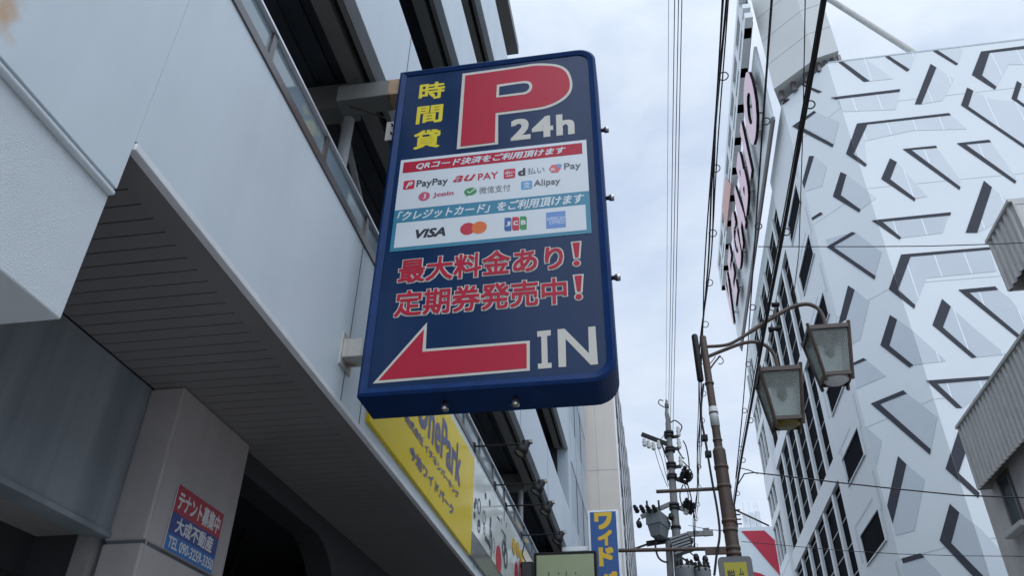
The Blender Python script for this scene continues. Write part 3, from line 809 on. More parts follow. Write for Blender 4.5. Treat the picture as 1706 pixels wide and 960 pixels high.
for (x, y_, r, w) in ((62, 455, 0.13, 0.035), (98, 540, 0.12, 0.03), (60, 600, 0.11, 0.04), (168, 740, 0.13, 0.02), (100, 630, 0.07, 0.02), (150, 655, 0.06, 0.02), (225, 560, 0.05, 0.012), (262, 590, 0.05, 0.012)):
    ring(wm, fp.px(Zw(x, y_)), r, w, 0.03)
for (x, y_) in ((38, 420), (30, 450), (28, 520), (147, 555), (145, 590), (60, 580), (140, 430), (110, 380)):
    c = fp.px(Zw(x, y_)); poly(fp, [circ(c, 0.05, 0.04, 12)], 0.03, 0.002, wm)
for (x, y_, dy, dz) in ((125, 720, .18, .015), (140, 690, .015, .14), (150, 740, .02, .16), (120, 700, .12, .015), (235, 640, .1, .012), (205, 545, .09, .012), (245, 520, .015, .08)):
    c = fp.px(Zw(x, y_)); poly(fp, [(c[0] - dy, c[1] - dz), (c[0] + dy, c[1] - dz), (c[0] + dy, c[1] + dz), (c[0] - dy, c[1] + dz)], 0.033, 0.002, wm)
for (x, y_, r) in ((240, 760, 0.16), (255, 830, 0.2), (250, 700, 0.12)):
    ring(wm, fp.px(Zw(x, y_)), r, r * .45, 0.036)
wm.build("ring_print", M_inkg, ws)
c = fp.px(Zw(205, 840)); poly(fp, [circ(c, 0.2, 0.17)], 0.03, 0.002, wr)
for (y0_, z0_) in ((11.75, 4.5), (12.15, 4.65), (12.5, 4.5)): poly(fp, [circ((y0_, z0_ + 0.1), 0.16, 0.2, 12)], 0.03, 0.002, wr)
wr.build("red_print", M_logored, ws)
for (y0_, z0_) in ((11.5, 4.95), (11.85, 5.0), (12.2, 4.98)): poly(fp, [circ((y0_, z0_), 0.15, 0.12, 12)], 0.034, 0.002, wy)
wy.build("yellow_print", M_vyel, ws)
gs = tag(rect(fp, 8.72, 14.6, 4.05, 4.31, 0.0, 0.03).build("grey_panel", M_bgrey, None, bevel=0.004), "dark grey glossy panel under the white picture sign", "panel")

# spotlights on arms
def make_spot():
    root = thing("sign_spotlight", "first black spotlight on its arm, nearest the yellow sign's end", "spotlight", (0, 0, 0), "black spotlights on arms over the fascia signs")
    MB().tube([(0, 0, 0), (0.64, 0, 0.0)], 0.011, 8).box(-0.006, 0.02, -0.04, 0.04, -0.06, 0.04).build("arm", M_black, root, local=True)
    y_ = MB().box(0.60, 0.63, -0.075, -0.068, -0.12, 0.01).box(0.60, 0.63, 0.068, 0.075, -0.12, 0.01).box(0.60, 0.63, -0.075, 0.075, 0.008, 0.016)
    y_.build("yoke", M_black, root, local=True)
    ax = Vector((-0.5, -0.25, -0.83)).normalized(); p0 = Vector((0.66, 0.02, 0.03))
    hd = MB().lathe(p0, ax, [(0, 0.0), (0.0, 0.035), (0.03, 0.045), (0.09, 0.05), (0.1, 0.072), (0.2, 0.078), (0.205, 0.07), (0.19, 0.06), (0.15, 0.0)], 18)
    h = hd.build("head", M_black, root, local=True)
    MB().lathe(p0 + ax * 0.188, ax, [(0, 0.066), (0.004, 0.05), (0.008, 0.0)], 16).build("lens", M_ref, h, local=True)
    MB().obox(p0 + Vector((0.02, 0.0, 0.0)), (0.03, 0, 0), (0, 0.03, 0), (0, 0, 0.02)).build("driver_box", M_chrome, h, local=True)
    return root
sproto = make_spot()
sz = [(8.76, "black spotlight on an arm, the one nearest the blue parking sign"), (10.09, "black spotlight on an arm, second from the blue parking sign"),
      (10.94, "black spotlight on an arm, third from the blue parking sign"), (12.34, "black spotlight with its round lens turned outward, the one nearest the pale green lightbox")]
for i, (yy, lb) in enumerate(sz):
    o = sproto if i == 0 else dup(sproto, (0, 0, 0))
    o.location = (FX, yy, 5.36); o['label'] = lb
    if i == 3: o.rotation_euler = (0, 0, 0.0)

# pale green lightbox and the dark one behind it
gl = thing("lightbox_sign", "pale green lightbox in a black frame, cut by the bottom edge", "sign", (-1.3, 12.0, 4.0))
gp = PY(12.0)
ga = gp.px((889, 922)); gb = gp.px((993, 918))
x0, x1, zt2 = ga[0], gb[0], (ga[1] + gb[1]) / 2
MB().box(x0, x1, 12.0, 12.25, 3.9, zt2).build("cabinet", M_black, gl, bevel=0.008)
rect(gp, x0 + 0.045, x1 - 0.04, 3.95, zt2 - 0.045, 0.0, 0.006).build("face", M_lime, gl)
gt = MB()
Zg = Zm(880, 900, 10.66)
a = gp.px(Zg(360, 640)); b = gp.px(Zg(950, 640))
text(gt, gp, "hair/a in", (a[0], b[0], a[1] - 0.16, a[1] + 0.055), 0.008, 0.0)
gt.build("lettering", M_ink, gl, recalc=False)
MB().cyl((FX, 12.12, zt2 - 0.15), (x0, 12.12, zt2 - 0.15), 0.03, n=10).build("bracket", M_black, gl)
db = thing("dark_sign_box", "small blank black sign box tucked left of the pale green lightbox", "sign", (-1.9, 11.6, 3.9))
dp = PY(11.8); da = dp.px((868, 937)); dbb = dp.px((890, 937))
MB().box(da[0], dbb[0] - 0.02, 11.8, 11.95, 3.7, da[1]).build("cabinet", M_black, db, bevel=0.008)
MB().box(da[0] + 0.02, dbb[0] - 0.04, 11.79, 11.8, 3.72, da[1] - 0.02).build("face", M_shut, db)
MB().tube([onY((874, 905), 11.85), onY((870, 925), 11.85), onY((876, 938), 11.85)], 0.01, 6).build("wire", M_rub, db)

# vertical blue sign
vs_ = thing("vertical_sign", "tall blue vertical sign with yellow katakana in front of the cream building", "sign", (-1.1, 19.0, 5.0))
vp = PY(19.0)
va = vp.px((981, 852)); vb = vp.px((1030, 849)); v2 = vp.px((1036, 960))
vx0, vx1, vz1 = va[0], v2[0], (va[1] + vb[1]) / 2
MB().box(vx0 - 0.03, vx1 + 0.01, 19.0, 19.3, 2.4, vz1 + 0.0).build("cabinet", M_trim, vs_, bevel=0.01)
rect(vp, vx0 + 0.02, vx1 - 0.05, 2.45, vz1 - 0.045, 0.0, 0.006).build("face", M_vblue, vs_)
Zv = Zm(870, 780, 5.33)
vt = MB()
for ch, bx in (("ワ", ((637, 400), (803, 545))), ("イ", ((668, 558), (803, 690))), ("ド", ((676, 708), (820, 875))), ("パ", ((690, 925), (852, 1075)))):
    a = vp.px(Zv(*bx[0])); b = vp.px(Zv(*bx[1]))
    text(vt, vp, ch, (min(a[0], b[0]), max(a[0], b[0]), b[1], a[1]), 0.008, 0.055)
vt.build("lettering", M_vyel, vs_, recalc=False)
bm_ = MB()
for zz in (3.0, 5.2, 7.0): bm_.box(FX - 0.1, vx0, 19.1, 19.2, zz, zz + 0.1)
build_each(bm_, "bracket", M_trim, vs_)

# ================================================================== CREAM BUILDING beyond
cbld = thing("cream_building", "tall cream building with a ribbed row of windows, beyond the car park", "building", (-6, 34, 0))
CXR = -0.9
wl = MB().box(-12, CXR, 26.7, 44, 0, 18.5).build("wall", M_creamw, cbld)
cj = MB()
for z0 in (5.9, 8.9, 11.9, 14.9): cj.box(-2.6, CXR - 0.01, 26.695, 26.7, z0, z0 + 0.03)
cj.box(-1.62, -1.6, 26.695, 26.7, 0, 18.5)
build_each(cj, "wall_joint", M_corr, cbld)
for k in range(6):
    yy = 27.3 + k * 2.8
    f_ = MB().box(CXR, CXR + 0.05, yy, yy + 1.9, 2.0, 18.0).build("window", M_glassd, cbld)
    fm_ = MB()
    for z0 in range(2, 18): fm_.box(CXR + 0.05, CXR + 0.06, yy, yy + 1.9, z0, z0 + 0.12)
    fm_.build("window_frame", M_trim, f_)
    MB().box(CXR, CXR + 0.065, yy + 2.1, yy + 2.6, 0, 18.5).build("rib", M_trim, cbld)
MB().box(CXR - 0.3, CXR + 0.05, 26.72, 27.0, 0, 18.52).build("corner_rib", M_trim, cbld)

# ================================================================== WHITE PATTERNED BUILDING (right)
YM = 24.0
E1 = onY((1541, 619), YM).x
ang = Vector((-0.65, 0.76, 0)).normalized()
E1p = Vector((E1, YM, 0))
WX = 7.36
E2p = E1p + ang * ((WX - E1p.x) / ang.x)
ZTOP = 28.15
pm = Plane((0, YM, 0), (1, 0, 0), (0, 0, 1), (0, -1, 0))
cn = Vector((-ang.y, ang.x, 0)); 
cn = cn if cn.y < 0 else -cn
pc_ = Plane(E1p, -ang, (0, 0, 1), cn)
ps = PXl(WX)
wb = thing("patterned_building", "tall white building clad in a maze of grey hexagon lines, dark glass streetward", "building", (16, 36, 0))
YF = 50.0
foot = [(E1p.x, YM), (40, YM), (40, YF), (WX + 0.17, YF), (WX + 0.17, E2p.y + 0.3), (WX, E2p.y + 0.3), (WX, E2p.y)]
foot = [(x + (0.0 if x > WX + 0.4 or x == WX else 0.0), y) for x, y in foot]
MB().prism([Vector((x, y, 0)) for x, y in foot], (0, 0, ZTOP)).build("wall", M_white, wb)
# panel joints
pj = MB()
for z0 in (4.0, 8.3, 12.6, 16.9, 21.2, 25.5):
    poly(pm, [(E1 + 0.02, z0), (40, z0), (40, z0 + 0.03), (E1 + 0.02, z0 + 0.03)], 0.0, 0.004, pj)
    poly(pc_, [(-2.55, z0), (-0.02, z0), (-0.02, z0 + 0.03), (-2.55, z0 + 0.03)], 0.0, 0.004, pj)
pj.build("panel_joint", M_pj, wb)
cap = MB().box(E1 + 0.05, 40, YM - 0.012, YM + 0.4, ZTOP + 0.001, ZTOP + 0.08).build("parapet_cap", M_pj, wb)

# printed hexagon maze, traced on the two facets
ZB_, Z4, Z5, Z6, ZR = Zm(1200, 0, 2), Zm(1260, 60, 4), Zm(1400, 300, 2.824), Zm(1400, 620, 2.824), Zm(1200, 480, 2)
dark = [(ZB_, p) for p in [
 [(378, 195), (400, 200), (497, 270), (478, 272)], [(537, 180), (552, 180), (630, 232), (622, 238)], [(693, 160), (712, 160), (792, 212), (786, 217)],
 [(868, 172), (1012, 153), (1060, 147), (1060, 157), (897, 176), (872, 252), (920, 289), (915, 298), (838, 249)],
 [(700, 213), (720, 225), (670, 347), (648, 347)], [(368, 325), (600, 297), (597, 306), (385, 331)],
 [(455, 412), (762, 377), (768, 384), (490, 415), (445, 513), (488, 548), (483, 556), (420, 513)],
 [(822, 292), (843, 303), (826, 355), (1040, 502), (1040, 512), (802, 350)], [(988, 270), (1004, 280), (988, 330), (1040, 368), (1040, 378), (970, 328)],
 [(240, 421), (313, 369), (320, 374), (265, 413), (270, 422), (378, 481), (374, 491)],
 [(608, 497), (718, 486), (722, 493), (636, 500), (800, 624), (797, 633)], [(788, 478), (895, 466), (902, 474), (818, 482), (986, 604), (982, 612)],
 [(565, 528), (588, 541), (566, 598), (650, 662), (647, 671), (536, 596)], [(402, 573), (421, 582), (402, 650), (468, 698), (463, 708), (376, 655)],
 [(297, 520), (313, 520), (277, 640), (262, 655)], [(878, 603), (905, 625), (856, 776), (817, 776)],
 [(505, 735), (768, 708), (767, 718), (540, 740), (602, 792), (597, 799)], [(335, 707), (342, 713), (293, 742), (292, 735)],
 [(355, 823), (440, 773), (452, 778), (377, 822), (518, 920), (514, 932)], [(245, 270), (258, 272), (340, 305), (326, 310)], [(186, 360), (226, 328), (232, 331), (190, 363)]]]
dark += [(Z5, p) for p in [
 [(285, 352), (700, 317), (706, 328), (330, 362), (272, 517), (352, 590), (348, 607), (230, 515)], [(38, 497), (68, 517), (28, 655), (-8, 680)],
 [(235, 636), (268, 657), (232, 780), (345, 872), (325, 883), (190, 778)], [(478, 561), (519, 597), (482, 695), (640, 835), (618, 838), (433, 683)],
 [(555, 518), (728, 502), (742, 518), (605, 531), (855, 742), (848, 755)]]]
dark += [(Z6, p) for p in [
 [(405, 42), (715, 20), (708, 36), (455, 57), (573, 170), (545, 170)], [(62, -42), (110, -65), (124, -56), (62, -30)],
 [(145, 150), (298, 87), (314, 102), (188, 152), (427, 365), (423, 390)], [(553, 283), (600, 380), (587, 385), (556, 478), (655, 572), (648, 595), (497, 457)],
 [(273, 397), (312, 435), (248, 715), (222, 630)], [(517, 622), (561, 662), (523, 807), (690, 978), (640, 978), (469, 795)],
 [(290, 880), (378, 855), (397, 873), (297, 902)]]]
lite = [(Z6, p) for p in [
 [(188, 152), (314, 102), (365, 140), (457, 213), (427, 365)], [(312, 435), (398, 508), (350, 748), (262, 772), (248, 715)],
 [(561, 662), (660, 740), (772, 862), (810, 985), (690, 985), (523, 807)], [(118, 255), (196, 325), (172, 445), (150, 420)],
 [(397, 873), (500, 985), (215, 985), (297, 902)], [(60, -40), (124, -56), (215, 20), (75, 80)], [(455, 57), (708, 36), (640, 120), (573, 170)]]]
lite += [(Z5, p) for p in [
 [(268, 657), (330, 700), (490, 845), (495, 853), (375, 868), (345, 872), (232, 780)], [(519, 597), (620, 690), (780, 822), (640, 835), (482, 695)],
 [(330, 362), (700, 328), (735, 430), (405, 462), (360, 570), (352, 590), (272, 517)], [(605, 531), (742, 518), (800, 560), (865, 650), (855, 742)],
 [(68, 243), (195, 340), (163, 450), (-60, 300), (-70, 280)], [(190, 195), (510, 165), (480, 250), (270, 275)], [(68, 517), (137, 572), (95, 750), (45, 780), (28, 655)]]]
lite2 = [(ZB_, p) for p in [
 [(490, 415), (768, 384), (790, 400), (820, 430), (640, 435), (480, 470), (488, 548), (445, 513)], [(843, 303), (900, 330), (1040, 345), (1040, 502), (826, 355)],
 [(405, 200), (480, 193), (575, 262), (497, 270)], [(552, 181), (655, 168), (632, 230)], [(712, 161), (812, 149), (792, 212)], [(720, 225), (778, 262), (740, 335), (670, 347)],
 [(385, 331), (597, 306), (585, 365), (410, 372)], [(320, 374), (396, 405), (378, 481), (268, 415)], [(588, 541), (690, 655), (650, 662), (566, 598)],
 [(421, 582), (520, 660), (468, 698), (402, 650)], [(636, 500), (722, 493), (800, 600), (800, 624)], [(818, 482), (902, 474), (985, 590), (986, 604)], [(313, 520), (355, 555), (340, 620), (277, 640)],
 [(897, 176), (1060, 157), (1060, 215), (960, 215), (920, 289), (872, 252)], [(905, 625), (960, 670), (915, 745), (856, 776)]]]
def clip(P, A, B, c):                     # Sutherland-Hodgman against A*x+B*y >= c
    o = []
    for i in range(len(P)):
        p, q = P[i - 1], P[i]
        dp_, dq = A * p[0] + B * p[1] - c, A * q[0] + B * q[1] - c
        if (dp_ >= 0) != (dq >= 0):
            t = dp_ / (dp_ - dq); o.append((p[0] + t * (q[0] - p[0]), p[1] + t * (q[1] - p[1])))
        if dq >= 0: o.append(q)
    return o
cw = (E2p - E1p).length
def maze(items, lift, th, mat, name):
    mb = MB()
    for z, P in items:
        a = [pm.px(z(*p)) for p in P]
        a = clip(a, 1, 0, E1 + 0.0); a = clip(a, 0, -1, -(ZTOP - 0.02)) if a else a
        if len(a) > 2: poly(pm, a, lift, th, mb)
        b = [pc_.px(z(*p)) for p in P]
        b = clip(b, -1, 0, 0.0); b = clip(b, 1, 0, -cw + 0.01) if b else b; b = clip(b, 0, -1, -(ZTOP - 0.02)) if b else b
        if len(b) > 2: poly(pc_, b, lift, th, mb)
    return mb.build(name, mat, wb)
maze(lite, 0.006, 0.004, M_shade, "pale_hexagons")
maze(lite2, 0.006, 0.004, M_shade2, "faint_hexagons")
maze(dark, 0.012, 0.012, M_stripe, "maze_lines")
# fine white lines printed across the pale faces
def hatch(items, step):
    mb = MB()
    for z, P in items:
        a = clip([pm.px(z(*p)) for p in P], 1, 0, E1 + 0.01)
        if len(a) < 3: continue
        x = math.floor(min(p[0] for p in a) / step) * step
        while x < max(p[0] for p in a):
            b = clip(clip(a, 1, 0, x), -1, 0, -(x + 0.035))
            if len(b) > 2: poly(pm, b, 0.0105, 0.001, mb)
            x += step
    return mb
hatch(lite + lite2, 0.95).build("printed_lines", M_pline, wb)
# street face: glass wall with fins, bands and mullions, and a white strip with windows
GY0, GY1 = 31.2, 45.0
gm = MB().box(WX + 0.16, WX + 0.18, GY0, YF, 0, 27.0).build("glass_wall", M_glassd, wb)
MB().box(WX, WX + 0.4, E2p.y + 0.31, GY0 - 0.0, 0, ZTOP - 0.02).build("street_wall", M_white, wb)
fn = MB()
for yy in (32.95, 35.3, 37.65, 40.0, 42.35): fn.box(WX + 0.04, WX + 0.16, yy - 0.17, yy + 0.17, 0, 27.0)
build_each(fn, "fin", M_white, wb)
MB().cyl((WX + 0.3, 45.1, 0), (WX + 0.3, 45.1, 27.0), 0.42, n=20).build("corner_column", M_white, wb)
bd = MB()
for z0 in (1.6, 7.2, 12.8, 18.42, 24.0): bd.box(WX + 0.012, WX + 0.16, GY0 - 0.001, YF, z0, z0 + 0.85)
build_each(bd, "floor_band", M_white, wb)
mu = MB()
z = 0.5
while z < 27: mu.box(WX + 0.14, WX + 0.158, GY0, YF, z, z + 0.04); z += 1.0
mu.build("mullions", M_mull, wb)
lat = MB()
for yy in (46.4, 47.6, 48.8, 49.9): lat.box(WX + 0.05, WX + 0.16, yy - 0.12, yy + 0.12, 0, 27.0)
for z0 in (2.5, 5.3, 8.1, 10.9, 13.7, 16.5, 19.3, 22.1, 24.9): lat.box(WX + 0.02, WX + 0.16, 45.5, YF, z0, z0 + 0.5)
lat.build("lattice", M_white, wb)
for z0 in (3.5, 6.35, 9.2, 12.05, 14.85, 17.65, 20.45, 23.15):
    w_ = MB().box(WX - 0.004, WX + 0.02, 26.75, 29.75, z0 - 0.03, z0 + 0.95).build("window", M_glassd, wb)
    fr_ = MB()
    for (a, b, c_, d_) in ((26.7, 29.8, z0 - 0.07, z0 - 0.03), (26.7, 29.8, z0 + 0.95, z0 + 0.99), (26.7, 26.75, z0 - 0.03, z0 + 0.95), (29.75, 29.8, z0 - 0.03, z0 + 0.95)):
        fr_.box(WX - 0.05, WX + 0.01, a, b, c_, d_)
    fr_.build("window_frame", M_white, w_)
# grey hairline maze on the white strip
hm = MB()
for k, z0 in enumerate((4.9, 7.7, 10.6, 13.4, 16.2, 19.0, 21.8, 24.8)):
    o_ = 0.6 * (k % 2)
    hm.box(WX - 0.006, WX, 27.2 + o_, 30.4 - o_ * .3, z0, z0 + 0.09)
    hm.box(WX - 0.006, WX, 30.2 - o_, 30.5 - o_, z0 - 1.2, z0)
    hm.box(WX - 0.006, WX, 26.3, 26.5, z0 - 0.6, z0 + 0.7)
hm.build("pale_lines", M_shade, wb)

# letter board with pink 3D letters
ls = thing("letter_sign", "row of big pink block letters on a board high on the white building's street side", "sign", (6.9, 36, 27.5))
MB().box(6.86, 7.0, 26.3, 47.2, 27.7, 32.45).build("board", M_white, ls)
MB().box(6.93, 7.02, 26.3, 47.2, 27.5, 27.69).build("under_rail", M_alu, ls)
lpn = PXl(6.45)
for ch, y0, y1 in (("V", 46.1, 44.2), ("E", 43.1, 41.2), ("G", 39.9, 37.6), ("A", 37.2, 34.6), ("B", 34.2, 32.2), ("I", 31.3, 30.5), ("O", 29.6, 26.5)):
    m_ = MB(); text(m_, lpn, ch, (-y0, -y1, 28.4, 31.9), 0.0, bold=0.052)
    fo = m_.build("letter", M_lpink, ls, recalc=False)
    e = MB()
    v, f = glyphs(ch)
    for k in range(1, 7):
        text(e, PXl(6.45 + 0.022 * k), ch, (-y0, -y1, 28.4, 31.9), -0.01, bold=0.052)
    e.build("letter_return", M_lside, fo, recalc=False)
st = MB()
for yy in (27.4, 28.6, 33, 35.5, 38.4, 42, 45): st.box(6.5, 6.86, yy, yy + 0.15, 29.2, 29.3); st.box(6.5, 6.86, yy, yy + 0.15, 30.9, 31.0)
build_each(st, "letter_strut", M_alub, ls)
# white lattice billboard beyond, seen edge-on
lb_ = thing("lattice_billboard", "white lattice of edge-on billboard frames outside the pink letters", "billboard", (6.3, 36, 28))
lm = MB()
for (z0, z1) in ((32.5, 32.85), (33.2, 33.5), (34.3, 34.75)): lm.box(6.35, 6.7, 24.6, 47.4, z0, z1)
for k_ in range(10): yy = 25.2 + 2.4 * k_; lm.box(6.36, 6.69, yy, yy + 0.6, 32.5, 34.7)
lm.build("frame", M_white, lb_)
MB().box(6.72, 6.75, 25, 47, 32.62, 34.4).build("backing", M_lside, lb_)
MB().prism([Vector((6.33, y_, z_)) for y_, z_ in ((36.0, 32.2), (40.5, 32.4), (40.5, 34.3), (37.2, 34.0))], (-0.03, 0, 0)).build("orange_panel", M_osign, lb_)

# rooftop billboard over the chamfer, and its brace
rbd = thing("roof_billboard", "large blank grey-white billboard box on the corner of the patterned roof", "billboard", (8, 25, ZTOP + 0.3))
P1, P2, P3 = onY((1290, 149), 26.0), onY((1358, 98), 24.4), onY((1397, 86), 23.6)
zb2 = 28.55
Q = [onZ(p, zb2) for p in ((1289, 148), (1358, 97), (1397, 84))]
ft_ = [(Q[0].x, Q[0].y), (Q[1].x, Q[1].y), (Q[2].x, Q[2].y), (Q[2].x + 0.4, Q[2].y + 4), (Q[0].x + 1.5, Q[0].y + 4)]
MB().prism([Vector((x, y, zb2)) for x, y in ft_], (0, 0, 9.5)).build("box", M_bill, rbd)
bj = MB()
for (a, b) in ((Q[0], Q[1]), (Q[1], Q[2])):
    dv = (b - a); nv = Vector((dv.y, -dv.x, 0)).normalized()
    for k in range(1, 5):
        c_ = (a + b) / 2 + Vector((0, 0, 1.6 * k)); bj.obox(c_ + nv * 0.004, dv / 2 * 0.99, nv * 0.006, Vector((0, 0, 0.012)))
bj.build("panel_joint", M_pj, rbd)
sm_ = MB()
for t in (0.05, 0.35, 0.65, 0.95):
    p = Q[0].lerp(Q[1], t) + Vector((0.25, 0.3, 0)); sm_.box(p.x - 0.1, p.x + 0.1, p.y - 0.1, p.y + 0.1, ZTOP - 0.1, zb2 + 0.05)
    p = Q[1].lerp(Q[2], t) + Vector((0.1, 0.3, 0)); sm_.box(p.x - 0.06, p.x + 0.06, p.y - 0.06, p.y + 0.06, ZTOP - 0.1, zb2 + 0.05)
build_each(sm_, "stub_leg", M_alu, rbd)
pa_, pb_ = onY((1372, -8), 26.0), onY((1522, 82), 26.0)
MB().cyl(pa_, pb_ - Vector((0, 0, 0.3)), 0.14, n=12).build("brace_pipe", M_corr, rbd)

# ================================================================== RED AND WHITE BUILDING far behind
mb_ = thing("red_white_building", "distant white building painted with a red curved stripe, antenna on its roof", "building", (14, 64, 0))
rp = PY(60.0)
c0 = rp.px((1226, 880)); c1 = rp.px((1330, 872))
MB().box(c0[0], 30, 60, 72, 0, c0[1]).build("wall", M_redw, mb_)
Zr = Zm(1190, 560, 2.4)
poly(rp, [rp.px(Zr(*p)) for p in ((108, 782), (200, 780), (262, 838), (290, 905), (300, 985), (262, 958), (215, 905), (165, 845))], 0.0, 0.05).build("red_stripe", M_mred, mb_)
poly(rp, [rp.px(Zr(*p)) for p in ((145, 942), (185, 952), (250, 985), (250, 1100), (120, 1100))], 0.0, 0.05).build("red_stripe", M_mred, mb_)
am = MB()
q = rp.px(Zr(158, 745)); 
for dx in (-0.45, 0, 0.45): am.box(q[0] + dx - 0.2, q[0] + dx + 0.15, 60.5, 61, c0[1] - 0.1, q[1] + 0.9 + 0.15 * dx)
for dx in (-0.5, -0.1, 0.3, 0.5): am.cyl((q[0] + dx, 60.7, q[1]), (q[0] + dx, 60.7, q[1] + 1.7), 0.03, n=6)
am.build("antenna", M_trim, mb_)
q = onY(Zr(90, 740), 58.0)
jb = MB().box(c0[0] + 0.1, c0[0] + 0.2, 60.2, 60.3, c0[1], c0[1] + 1.7).bar((c0[0] + 0.15, 60.2, c0[1] + 1.4), (c0[0] + 2.4, 60.2, c0[1] + 0.1), 0.1, 0.1)
for k in range(4): jb.box(c0[0] - 0.15, c0[0] + 0.5, 60.2, 60.3, c0[1] + 0.3 + 0.35 * k, c0[1] + 0.38 + 0.35 * k)
jb.build("roof_frame", M_black, mb_)

# ================================================================== BEIGE BUILDING, lower right
BX = 6.0
pb = PXl(BX)
bb = thing("beige_building", "beige rendered house with corrugated awning bands at the right edge", "building", (8, 10, 0))
yw = onX((1660, 900), BX).y
def corr(pts, zt, zb, yend, ystart=-6.0):
    m = MB(); y_ = yend; x0 = BX - 0.22
    i = 0
    while y_ > ystart + 0.1:              # trapezoid ribs running up the sheet
        w = 0.085
        m.prism([Vector((x0 + 0.0, y_, zb)), Vector((x0 - 0.03, y_ - 0.02, zb)), Vector((x0 - 0.03, y_ - w + 0.02, zb)), Vector((x0, y_ - w, zb)), Vector((x0 + 0.02, y_ - w, zb)), Vector((x0 + 0.02, y_, zb))], (0, 0, zt - zb))
        y_ -= 0.17
    m.box(x0 + 0.001, x0 + 0.02, ystart, yend, zb, zt)
    return m
a, b = onX((1597, 715), BX - 0.22), onX((1633, 815), BX - 0.22)
c_, d_ = onX((1648, 405), BX - 0.22), onX((1682, 485), BX - 0.22)
n_ = onX((1684, 332), BX - 0.22).y
MB().box(BX, 16, -6, yw, 0, a.z - 0.02).build("wall", M_bei, bb)
MB().box(BX, 16, n_ + 0.02, c_.y - 0.03, a.z - 0.02, c_.z - 0.02).build("upper_wall", M_bei, bb)
for (p, q, ys_) in ((a, b, -6.0), (c_, d_, n_)):
    o = corr(None, p.z, q.z, p.y, ys_).build("corrugated_band", M_corr, bb)
    t_ = MB().box(BX - 0.27, BX + 0.02, ys_, p.y + 0.02, p.z, p.z + 0.05)
    t_.box(BX - 0.2, BX + 0.0, ys_, p.y - 0.02, p.z - 0.06, p.z - 0.001)
    t_.build("top_flashing", M_corr, o)
    MB().box(BX - 0.195, BX, p.y - 0.03, p.y, q.z, p.z - 0.07).box(BX - 0.195, BX, ys_ + 0.003, ys_ + 0.03, q.z, p.z - 0.07).build("end_plate", M_corr, o)
wa = [onX(p, BX) for p in ((1664, 802), (1683, 787), (1706, 868), (1689, 882))]
yw0, yw1 = min(p.y for p in wa) , max(p.y for p in wa)
wz0_, wz1_ = (wa[2].z + wa[3].z) / 2, (wa[0].z + wa[1].z) / 2
wn = thing  # keep helper name
wo = MB().box(BX - 0.01, BX + 0.03, yw0 + .1, yw1 - .1, wz0_, wz1_).build("window", M_wglass, bb)
wf = MB().box(BX - 0.04, BX + 0.01, yw0 + .04, yw0 + .1, wz0_ - .05, wz1_ + .05).box(BX - 0.04, BX + 0.01, yw1 - .1, yw1 - .04, wz0_ - .05, wz1_ + .05).box(BX - 0.04, BX + 0.01, yw0 + .1, yw1 - .1, wz1_, wz1_ + .05)
wf.build("window_frame", M_alu, wo)
MB().box(BX - 0.16, BX + 0.01, yw0 - 0.1, yw1 + 0.1, wz0_ - 0.14, wz0_ - 0.052).build("window_sill", M_sill, wo, bevel=0.01)

# ================================================================== STREET LAMP
YL = 9.0
lamp = thing("street_lamp", "rusty brown twin-lantern street lamp with curved arms among the cables", "street lamp", (0.88, YL, 0))
LY = PY(YL)
top = onY((1170, 562), YL); bot = onY((1227, 950), YL)
ax_ = 0.88
axx = (top.x + bot.x) / 2
zsl = onY((1188, 752), YL).z
po = MB().tube([(axx, YL, 0), (axx, YL, zsl)], 0.074, 16).lathe((axx, YL, zsl), (0, 0, 1), [(0, 0.074), (0.04, 0.05)], 16)
po.tube([(axx, YL, zsl + 0.03), (axx, YL, top.z)], [0.049, 0.042], 14)
pole = po.build("pole", M_bron, lamp)
cl = MB()
for p in ((1197, 780), (1201, 812), (1210, 870), (1212, 885), (1216, 915), (1218, 925)):
    z = onY(p, YL).z; cl.lathe((axx, YL, z), (0, 0, 1), [(-0.018, 0.075), (-0.018, 0.082), (0.018, 0.082), (0.018, 0.075)], 16)
for p in ((1184, 735), (1178, 690), (1175, 640)):
    z = onY(p, YL).z; cl.lathe((axx, YL, z), (0, 0, 1), [(-0.012, 0.045), (-0.012, 0.056), (0.012, 0.056), (0.012, 0.045)], 14)
build_each(cl, "clamp", M_bron, pole)
def spl(px, Y, n=6):
    P = [onY(p, Y) for p in px]; P = [P[0]] + P + [P[-1]]; o = []
    for i in range(1, len(P) - 2):
        for k in range(n):
            t = k / n; a, b, c, d = P[i - 1], P[i], P[i + 1], P[i + 2]
            o.append(0.5 * ((2 * b) + (c - a) * t + (2 * a - 5 * b + 4 * c - d) * t * t + (3 * b - a - 3 * c + d) * t ** 3))
    return o + [P[-2]]
A1 = MB().tube(spl([(1174, 578), (1210, 575), (1235, 563), (1270, 540), (1300, 522), (1322, 511), (1345, 507), (1362, 514), (1372, 530), (1376, 548)], YL), [0.021] * 15 + [0.027] * 26 + [0.024] * 14, 10)
A1.build("arm", M_bron, lamp)
A2 = MB().tube(spl([(1176, 596), (1205, 584), (1235, 573), (1258, 570), (1277, 577), (1290, 592), (1296, 614)], YL), 0.023, 10)
A2.tube(spl([(1181, 618), (1190, 605), (1200, 593)], YL), 0.011, 8).tube(spl([(1180, 610), (1188, 600), (1192, 594)], YL), 0.006, 6)
A2.tube(spl([(1196, 594), (1203, 597), (1205, 603), (1201, 607), (1197, 606)], YL), 0.006, 6)
A2.build("arm", M_bron, lamp)
